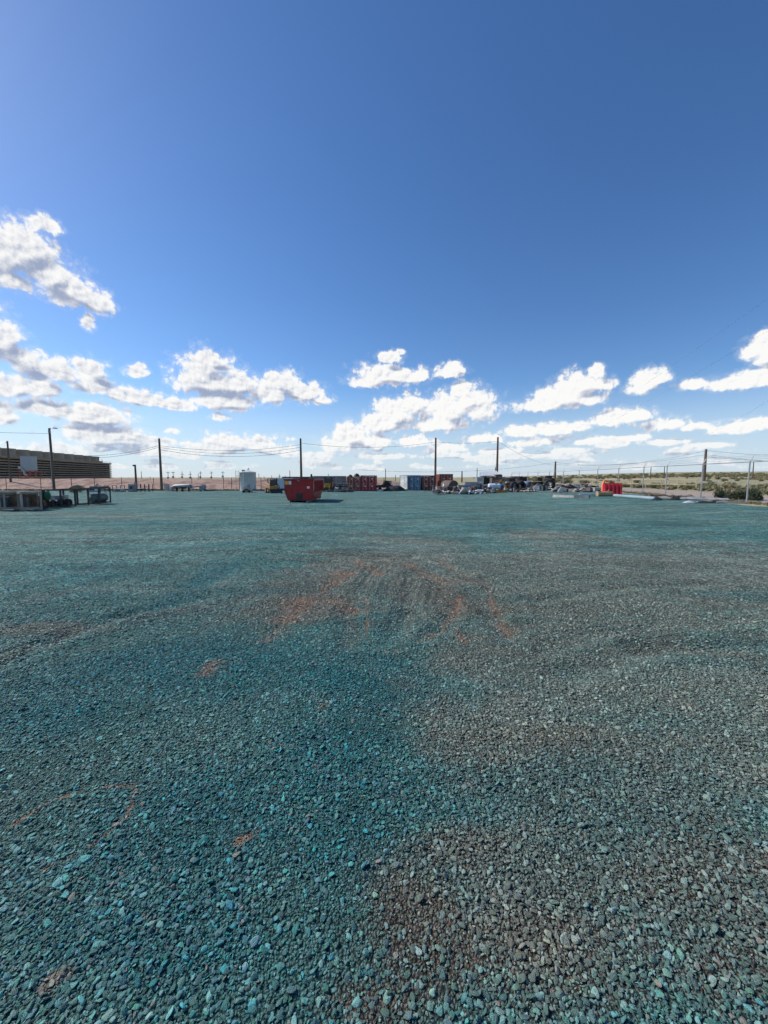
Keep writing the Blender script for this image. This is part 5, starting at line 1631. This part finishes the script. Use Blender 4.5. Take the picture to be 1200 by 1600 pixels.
rag(988, 796.3, .28, .1, .03, 61, WHITE, 'small white scrap lying in the open gravel', 'scrap', 'scrap')

# ------------------------------------------------------------------ left: timber crates, rack, wheels
def crate(px0, px1, py, py1, label, divider):
    A, B = G(px0, py), G(px1, py1)
    Wd = (B - A).length; D = .72; Hc = 1.06
    t = thing('timber_crate', label, 'crate', A, math.atan2(B.y - A.y, B.x - A.x), 'timber crates at the left edge')
    s_ = .095
    for x in (s_ / 2, Wd - s_ / 2):
        for y in (s_ / 2, D - s_ / 2):
            MB().box((x, y, Hc / 2), (s_, s_, Hc)).build('corner_post', TIMBER, t)
    for y in (.005, D - .005):
        for z in (.12, Hc - .05):
            MB().box((Wd / 2, y - .02 if y < .5 else y + .02, z), (Wd, .05, .11)).build('rail', TIMBER, t)
    for x in (.0, Wd):
        for z in (.13, Hc - .06):
            MB().box((x, D / 2, z), (.04, D - .04, .09)).build('rail', TIMBER, t)
    if divider:
        MB().box((Wd * divider, -.02, Hc / 2), (.075, .05, Hc - .28)).build('divider', TIMBER, t)
    for i in range(7):
        MB().box((Wd / 2, .08 + i * D / 7, .18), (Wd - .1, D / 7 - .02, .025)).build('floor_board', TIMBER, t)
    for i in range(6):
        MB().box((Wd / 2, D - .05, .28 + i * .135), (Wd - .1, .02, .12)).build('back_board', CARD, t)
    for i in range(6):
        MB().box((Wd / 2, .1 + i * (D - .05) / 6, Hc + .012), (Wd, D / 6 - .03, .024)).build('shading_lid_board', TIMBER, t)  # lid added to keep the sun out and the interior dark
    wm = MB()
    n = int((Wd - .15) / .05)
    for i in range(n):
        wm.cyl((.08 + i * .05, .045, .16), (.08 + i * .05, .045, Hc - .1), .0042, None, 3, False)
    for i in range(17):
        wm.cyl((.08, .05, .2 + i * .05), (Wd - .08, .05, .2 + i * .05), .0042, None, 3, False)
    wm.build('wire_mesh', DARKST, t)['kind'] = 'stuff'
    for sx in (.15, Wd - .15):
        MB().box((sx, D / 2, .035), (.1, D, .07)).build('skid', TIMBER, t)
    return t, Wd
t1, w1 = crate(-2, 31.5, 798.6, 797.2, 'timber framed wire crate cut by the left picture edge', .29)
t2, w2 = crate(33.5, 67, 798.2, 796.6, 'timber framed wire crate beside the dark steel rack', 0)
rg = random.Random(3)
for ti, t_ in enumerate((t1, t2)):
    mw = Matrix.LocRotScale(t_.location, t_.rotation_euler, None)
    for i in range(5):
        sz = (.30 + rg.random() * .2, .24, .28 + rg.random() * .4)
        q_ = mw @ Vector((.24 + (i % 4) * .25, (.20 + (i % 2) * .22), .20))
        names_ = ['blue carton at the left of the edge crate', 'tall brown carton in the edge crate', 'plain carton at the middle of the edge crate', 'low brown carton at the right of the edge crate', 'grey carton at the back of the edge crate'] if ti == 0 else ['dark carton at the left of the crate by the rack', 'tall brown carton in the crate by the rack', 'brown carton at the middle of the crate by the rack', 'reddish carton at the right of the crate by the rack', 'second brown carton at the back of the crate by the rack']
        m_ = [[mat('dull blue carton', (.06, .13, .19), .8), CARD, CARD, RUSTY, SHEETD], [SHEETD, CARD, CARD, RUSTY, CARD]][ti][i]
        tag(MB().box((0, 0, sz[2] / 2), sz, (0, 0, rg.uniform(-.3, .3))).build('carton', m_, None, q_), names_[i], 'carton', 'cartons inside the timber crates')

def rack():
    A, B = G(69, 795), G(173, 786.5)
    L = (B - A).length
    t = thing('steel_rack', 'long dark steel storage rack with open bays at the left', 'rack', A, math.atan2(B.y - A.y, B.x - A.x))
    Hc, D = 1.08, .75
    xs = [0, .22 * L, .42 * L, .62 * L, .80 * L, L]
    for i, x in enumerate(xs):
        for y in (0, D):
            MB().box((x, y, Hc / 2), (.09 if i < 5 else .06, .07, Hc)).build('upright', DARKST, t)
        MB().box((x, D / 2, .07), (.06, D, .06)).build('foot', DARKST, t)
    for y in (-.0, D):
        MB().box((L / 2, y, Hc + .03), (L + .1, .08, .07)).build('top_rail', DARKST, t)
        MB().box((L / 2, y, .06), (L, .05, .06)).build('bottom_rail', DARKST, t)
    MB().bar((.83 * L, -.05, Hc), (.93 * L, -.05, Hc - .3), .05).build('brace', TIMBER, t)
    return t, L
rt, rL = rack()
mw = Matrix.LocRotScale(rt.location, rt.rotation_euler, None)
RAD = mat('dark wheel rubber', (.014, .014, .016), .75, 0, .2, 3, 0, .12)
for i, (fx, r_, lb) in enumerate(((.045, .26, 'black wheel lying in the first bay of the steel rack'), (.135, .24, 'second black wheel in the rack counted from the crates'), (.245, .25, 'third black wheel in the rack counted from the crates'), (.345, .24, 'last black wheel in the rack, next to the blue grey sheets'))):
    q_ = mw @ Vector((fx * rL, .12, r_ + .02))
    t = thing('wheel', lb, 'wheel', q_, rt.rotation_euler.z, 'black wheels in the steel rack')
    MB().lathe(tyre_mesh(r_, .22), 26, axis='Y').build('tyre', RAD, t)
    MB().lathe([(r_ * .54, -.05), (.08, -.06), (0, -.06)], 18, axis='Y').build('rim', DARKST, t)
q_ = mw @ Vector((.035 * rL, .5, .09)); tag(MB().box((0, 0, .28), (.5, .6, .56)).build('black_case', RAD, None, q_, rt.rotation_euler), 'black case in the first bay behind the wheels', 'case')
q_ = mw @ Vector((.005 * rL, -.12, .55)); 
t = thing('green_drum_lid', 'green round lid hanging at the crate end of the rack', 'lid', q_, 0); MB().lathe([(0, 0), (.26, 0), (.28, .03), (.28, .06), (0, .06)], 24, axis='Y').build('disc', GREENP, t, (0, 0, .25)); MB().box((0, -.01, .25), (.3, .02, .04)).build('bar', GREENP, t)
q_ = mw @ Vector((.075 * rL, -.05, .52)); o = bundle(72, 24, None, (.45, .35, .28), 'pale rag bundle beneath the green lid', CONCR, 33); o.location = q_; o.name = 'rag_bundle'
for i, (fx, sx, z, n_, lb) in enumerate(((.30, .14, .45, 4, 'pale sheet stack behind the black wheels'),)):
    t = thing('sheet_stack', lb, 'stack of sheets', mw @ Vector((fx * rL, .45, z)), rt.rotation_euler.z)
    for k_ in range(n_):
        MB().box((rg.uniform(-.03, .03), 0, k_ * .075 + .04), (sx * rL, .5, .055)).build('sheet', GREYP, t)
q_ = mw @ Vector((.89 * rL, .42, .0))
t = thing('cylinder_bundle', 'grey round bottomed tub in the last bay of the rack', 'tub', q_, rt.rotation_euler.z)
MB().lathe([(.0, -.75), (.22, -.68), (.30, -.58), (.30, .58), (.22, .68), (0, .70)], 22, axis='X', c=(0, 0, .42)).build('shell', mat('grey green tub', (.10, .135, .14), .6, 0, .2, 1.5, .1, .3), t)
for sx in (-.4, .4):
    MB().box((sx, 0, .07), (.1, .5, .14)).build('saddle', DARKST, t)
q_ = mw @ Vector((.91 * rL, .38, 1.145)); 
t = thing('tool_tray', 'dark low tray with a small tap on the rack top, far end', 'tray', q_, rt.rotation_euler.z); MB().box((0, 0, .05), (1.0, .7, .1)).build('tray', SHEETD, t); MB().tube([(-.6, -.2, .05), (-.6, -.2, .2), (-.5, -.2, .26), (-.4, -.2, .2)], .03, 6).build('tap', DARKST, t)

# dark red pipe stands and low flat beds in the middle left distance
p0 = at(150, 60.5)
t = thing('pipe_rack', 'long dark red row of pipe stands at the left back of the yard', 'pipe rack', p0)
x1 = at(236, 61).x - p0.x
for i in range(14):
    x = i * x1 / 13; h_ = .95 if i < 9 else 1.15
    fr = MB(); fr.box((x, 0, h_ / 2), (.07, .07, h_)); fr.box((x, .9, h_ / 2), (.07, .07, h_)); fr.box((x, .45, .35), (.07, .9, .07))
    fr.build('stand', REDSTEEL if i < 10 else DARKST, t)
for i in (0, 2, 4, 6, 8):
    MB().box(((i + .5) * x1 / 13, 0, .95), (x1 / 13 + .07, .06, .06)).build('top_bar', REDSTEEL, t)
MB().box((x1 / 2, .45, .22), (x1 * 1.02, .8, .12)).build('bed', DARKST, t)
for i in range(5):
    MB().cyl((.3, .15 + i * .16, .42 + .05 * (i % 2)), (x1 * .85, .15 + i * .16, .42 + .05 * (i % 2)), .07, None, 8).build('pipe', SHEETG if i % 2 else GREYP, t)
for px, Y, sx, h_, m, lb in ((146, 59, 1.6, .55, PALEBL, 'pale machine box left of the dark red pipe stands'), (186, 59.5, 1.4, .45, SHEETG, 'pale crate in front of the dark red pipe stands'), (207, 60, .9, 1.1, GREYP, 'purple grey cabinet behind the short floodlight pole')):
    p = at(px, Y); t = thing('equipment_box', lb, 'equipment box', p); MB().box((0, 0, h_ / 2 + .08), (sx, .7, h_)).build('body', m, t); MB().box((0, 0, .04), (sx + .1, .8, .08)).build('base', DARKST, t); MB().box((0, -.36, h_ * .6), (sx * .5, .02, h_ * .4)).build('panel', DARKST, t)

# pale pipe assembly on stands
p = at(258, 62)
t = thing('pipeline_skid', 'pale pipe assembly with valves on low stands before the berm', 'pipeline', p)
xx = lambda px: at(px, 62).x - p.x
MB().box((xx(260.5), 0, .62), (.55, .6, .85)).build('valve_box', CONCR, t)
MB().box((xx(259.5), 0, 1.12), (.8, .5, .10)).build('box_lid', GREYP, t)
MB().tube([(xx(268.5), 0, .05), (xx(269), 0, .6), (xx(273), 0, .82), (xx(297), 0, .92)], .26, 12).build('main_pipe', SHEETG, t)
MB().tube([(xx(266), .3, .55), (xx(290), .3, .55)], .16, 10).build('lower_pipe', DARKST, t)
MB().tube([(xx(296), 0, .9), (xx(300), 0, .7), (xx(315), 0, .85)], .10, 8).build('thin_pipe', GREYP, t)
MB().tube([(xx(299), -.1, .05), (xx(300.5), -.1, .55), (xx(303), -.1, .45), (xx(304), -.1, .05)], .06, 8).build('bend', GALV, t)
for px in (276, 285, 295, 313):
    MB().box((xx(px), 0, .35), (.12, .5, .7)).build('stand', DARKST, t)
for px in (296.5, 298.5):
    MB().lathe([(0, -.06), (.3, -.06), (.3, .06), (0, .06)], 14, axis='X', c=(xx(px), 0, .75)).build('flange', GREYP, t)
MB().box((xx(317), 0, .55), (.8, .6, .7)).build('pump_box', GREYP, t)
MB().box((xx(318), 0, 1.0), (.5, .4, .2)).build('pump_cap', CONCR, t)
MB().box((xx(327), 0, .16), (1.6, .6, .2)).build('skid', DARKST, t)

# ------------------------------------------------------------------ bushes and scrub
def leaf_mat(key, a, c_):
    m = bpy.data.materials.new(key); m.use_nodes = True
    nt = m.node_tree; nt.nodes.clear(); b = NB(nt)
    oi = b.new('ShaderNodeObjectInfo'); gm = b.new('ShaderNodeNewGeometry')
    n_ = b.noise(gm.outputs['Position'], 2.2, 4, .6)
    c = b.mix(b.sm(n_, .3, .7), a, c_)
    c = b.hsv(c, b.m('ADD', .485, b.m('MULTIPLY', oi.outputs['Random'], .03)), 1, b.m('ADD', .7, b.m('MULTIPLY', gm.outputs['Random Per Island'], .6)))
    pr = b.new('ShaderNodeBsdfPrincipled'); b.put(pr.inputs['Base Color'], c); pr.inputs['Roughness'].default_value = .75
    o = b.new('ShaderNodeOutputMaterial'); nt.links.new(pr.outputs[0], o.inputs[0])
    return m
LEAFD = leaf_mat('dark bush leaf', (.035, .060, .032), (.070, .095, .050))
LEAFO = leaf_mat('olive scrub leaf', (.16, .165, .085), (.25, .235, .135))
LEAFT = leaf_mat('dry grass blade', (.30, .24, .14), (.42, .34, .21))
def leaf_cloud(sx, sy, sz, n, sl, seed, up=0.0):
    rg_ = np.random.default_rng(seed); b = MB(); V, Fc = [], []
    lob = rg_.uniform(-1, 1, (7, 3)) * np.array([.62, .62, .25]) + np.array([0, 0, .42])
    for i in range(n):
        l = lob[rg_.integers(0, 7)]
        d = rg_.normal(size=3); d /= np.linalg.norm(d)
        q = l + d * rg_.uniform(.15, .48) ** .8
        q[2] = abs(q[2]) * .95
        c = q * np.array([sx, sy, sz])
        a = rg_.normal(size=3); a[2] = abs(a[2]) + up; a /= np.linalg.norm(a)
        e = np.cross(a, rg_.normal(size=3)); e /= np.linalg.norm(e)
        L_ = sl * rg_.uniform(.6, 1.4)
        k_ = len(V)
        V += [tuple(c - e * L_ * .28), tuple(c + e * L_ * .28), tuple(c + a * L_)]
        Fc.append((k_, k_ + 1, k_ + 2))
    b.v, b.f, b.s = V, Fc, [False] * len(Fc)
    return b
def bush(px, Y, sx, sy, sz, n, label, seed, m=None, sl=.09):
    p = at(px, Y)
    t = thing('bush', label, 'bush', p, 0, 'bushes')
    leaf_cloud(sx, sy, sz, n, sl, seed, .6).build('foliage', m or LEAFD, t)
    st = MB(); r_ = random.Random(seed)
    for i in range(9):
        st.tube([(r_.uniform(-.15, .15) * sx, r_.uniform(-.15, .15) * sy, -.05), (r_.uniform(-.5, .5) * sx, r_.uniform(-.5, .5) * sy, sz * .7)], [.02, .008], 4)
    st.build('stems', POLEW, t)
bush(1153, 26.6, .62, .5, .72, 2600, 'dense dark bush left of the rightmost fence post', 1)
bush(1180, 26.2, .85, .6, .78, 3400, 'widest dark bush behind the rightmost fence post', 2)
bush(1126, 29.5, .55, .45, .62, 1800, 'small rounder bush under the leaning marker post', 3)
bush(119, 56, 1.2, .7, .95, 1600, 'olive bush seen through the middle bay of the steel rack', 4, LEAFO, .14)
for i, (px, Y, s_, lb) in enumerate(((852, 92, 1.5, 'olive bush below the wires left of the short grassland pole'), (868, 100, 2.0, 'wide olive bush at the foot of the short grassland pole'), (884, 86, 1.6, 'dark bush right of the short grassland pole'), (912, 84, 1.3, 'olive bush behind the fence, left of the red barrier'), (832, 78, 1.0, 'low dry bush behind the flat tyre stack'))):
    bush(px, Y, s_, s_ * .7, s_ * .55, 900, lb, 10 + i, LEAFO, .2)

def scrub():
    rg_ = np.random.default_rng(9)
    src = []
    for i in range(3):
        o = leaf_cloud(.5, .5, .6, 170, .24, 60 + i, .8).build('scrub_piece', LEAFO); src.append(o)
    for i in range(2):
        o = leaf_cloud(.45, .45, .32, 130, .32, 70 + i, 1.8).build('grass_piece', LEAFT); src.append(o)
    for i in range(2):
        o = leaf_cloud(.6, .6, .6, 190, .24, 80 + i, .6).build('shrub_piece', leaf_mat('grey green shrub leaf', (.10, .125, .065), (.16, .175, .095)) if i == 0 else LEAFO); src.append(o)
    for o in src:
        C.objects.unlink(o)
    P_, W_, S_ = [], [], []
    n = 90000
    u = rg_.uniform(.10, 1.35, n); y = 30 * np.exp(rg_.uniform(0, 2.75, n))
    x = u * y
    den = fbm(x / 26 + 3, y / 26, 51, 4)
    den2 = fbm(x / 8, y / 8, 61, 3)
    ok = (x > fence_x(y) + 9.6) & (rg_.uniform(size=n) < np.clip(.01 + den * .6 + den2 * .25, .003, 1) * np.clip((y - 20) / 90, .08, 1.0) * np.clip(1.5 - y / 260, .25, 1))
    x, y, den = x[ok], y[ok], den[ok]
    m_ = len(x)
    kind = np.where(rg_.uniform(size=m_) < np.where(y < 62, .93, .60) - den * 1.2, rg_.integers(3, 5, m_), np.where((rg_.uniform(size=m_) < .05 + den * .8), rg_.integers(5, 7, m_), rg_.integers(0, 3, m_)))
    s = rg_.uniform(.5, 1.25, m_) * (.8 + .8 * sstep(40, 220, y)); s = np.where(kind >= 5, s * 1.15, s)
    z = g_np(x, y)
    scatter('scrub', np.stack([x, y, z - .05], 1), np.stack([np.zeros(m_), np.zeros(m_), rg_.uniform(0, 6.28, m_)], 1), np.stack([s * 1.25, s * 1.25, s], 1), kind, src, 'olive scrub and dry grass tufts covering the land beyond the road')
    # weeds along the foot of the berm and the fences
    n = 1500
    px = rg_.uniform(-60, 640, n); Y = rg_.normal(67.6, .7, n)
    x = (px - 600) / 600 * Y
    s = rg_.uniform(.15, .45, n)
    k2 = rg_.integers(0, 5, n)
    n2 = 1400
    y2 = rg_.uniform(14, 110, n2); x2 = fence_x(y2) + rg_.normal(0, .35, n2)
    x = np.concatenate([x, x2]); Y = np.concatenate([Y, y2]); s = np.concatenate([s, rg_.uniform(.08, .32, n2)]); k2 = np.concatenate([k2, rg_.integers(0, 5, n2)])
    scatter('weeds', np.stack([x, Y, g_np(x, Y) - .03], 1), np.stack([x * 0, x * 0, x * 7], 1), np.stack([s, s, s], 1), k2, src, 'small weeds growing along the fences and the foot of the berm')
scrub()

# small mixed scrap strewn between the counted pieces
def litter():
    rg_ = random.Random(11)
    ms = [SHEETD, GREYP, SHEETG, RUSTY, CONCR, DARKST, HOSEB, BROWNG, HOSEB, TIMBER]
    b = MB(); mi = []
    for i in range(900):
        px = rg_.choice((rg_.uniform(678, 925), rg_.uniform(678, 860), rg_.uniform(515, 548)))
        Y = rg_.uniform(47.5, 59) if px > 600 else rg_.uniform(58, 62)
        if px > 862: Y = rg_.uniform(42, 52)
        p = at(px, Y)
        n0_ = len(b.f)
        zc_ = p.z + rg_.uniform(.0, .35) * rg_.random()
        k_ = rg_.random()
        if k_ < .45:
            hh_ = rg_.uniform(.04, .30) if rg_.random() < .8 else rg_.uniform(.4, .85)
            b.box((p.x, p.y, zc_ + hh_ * .45), (rg_.uniform(.2, .8), rg_.uniform(.2, .6), hh_), (rg_.uniform(-.3, .3), rg_.uniform(-.3, .3), rg_.uniform(0, 3)))
        elif k_ < .8:
            a_ = rg_.uniform(0, 3.14); L_ = rg_.uniform(.3, .9)
            b.bar((p.x - math.cos(a_) * L_, p.y - math.sin(a_) * L_, zc_ + rg_.uniform(0, .3)), (p.x + math.cos(a_) * L_, p.y + math.sin(a_) * L_, zc_ + rg_.uniform(0, .4)), rg_.uniform(.04, .12))
        else:
            b.cyl((p.x, p.y, p.z), (p.x + rg_.uniform(-.1, .1), p.y, p.z + rg_.uniform(.2, .8)), rg_.uniform(.08, .25), None, 8)
        mi += [rg_.choice(ms)] * (len(b.f) - n0_)
    o = b.build('scrap_litter', ms[0])
    for m_ in ms[1:]:
        o.data.materials.append(m_)
    o.data.polygons.foreach_set('material_index', [ms.index(m_) for m_ in mi])
    tag(o, 'small mixed scrap metal and rubble strewn along the right of the yard', kind='stuff')
litter()
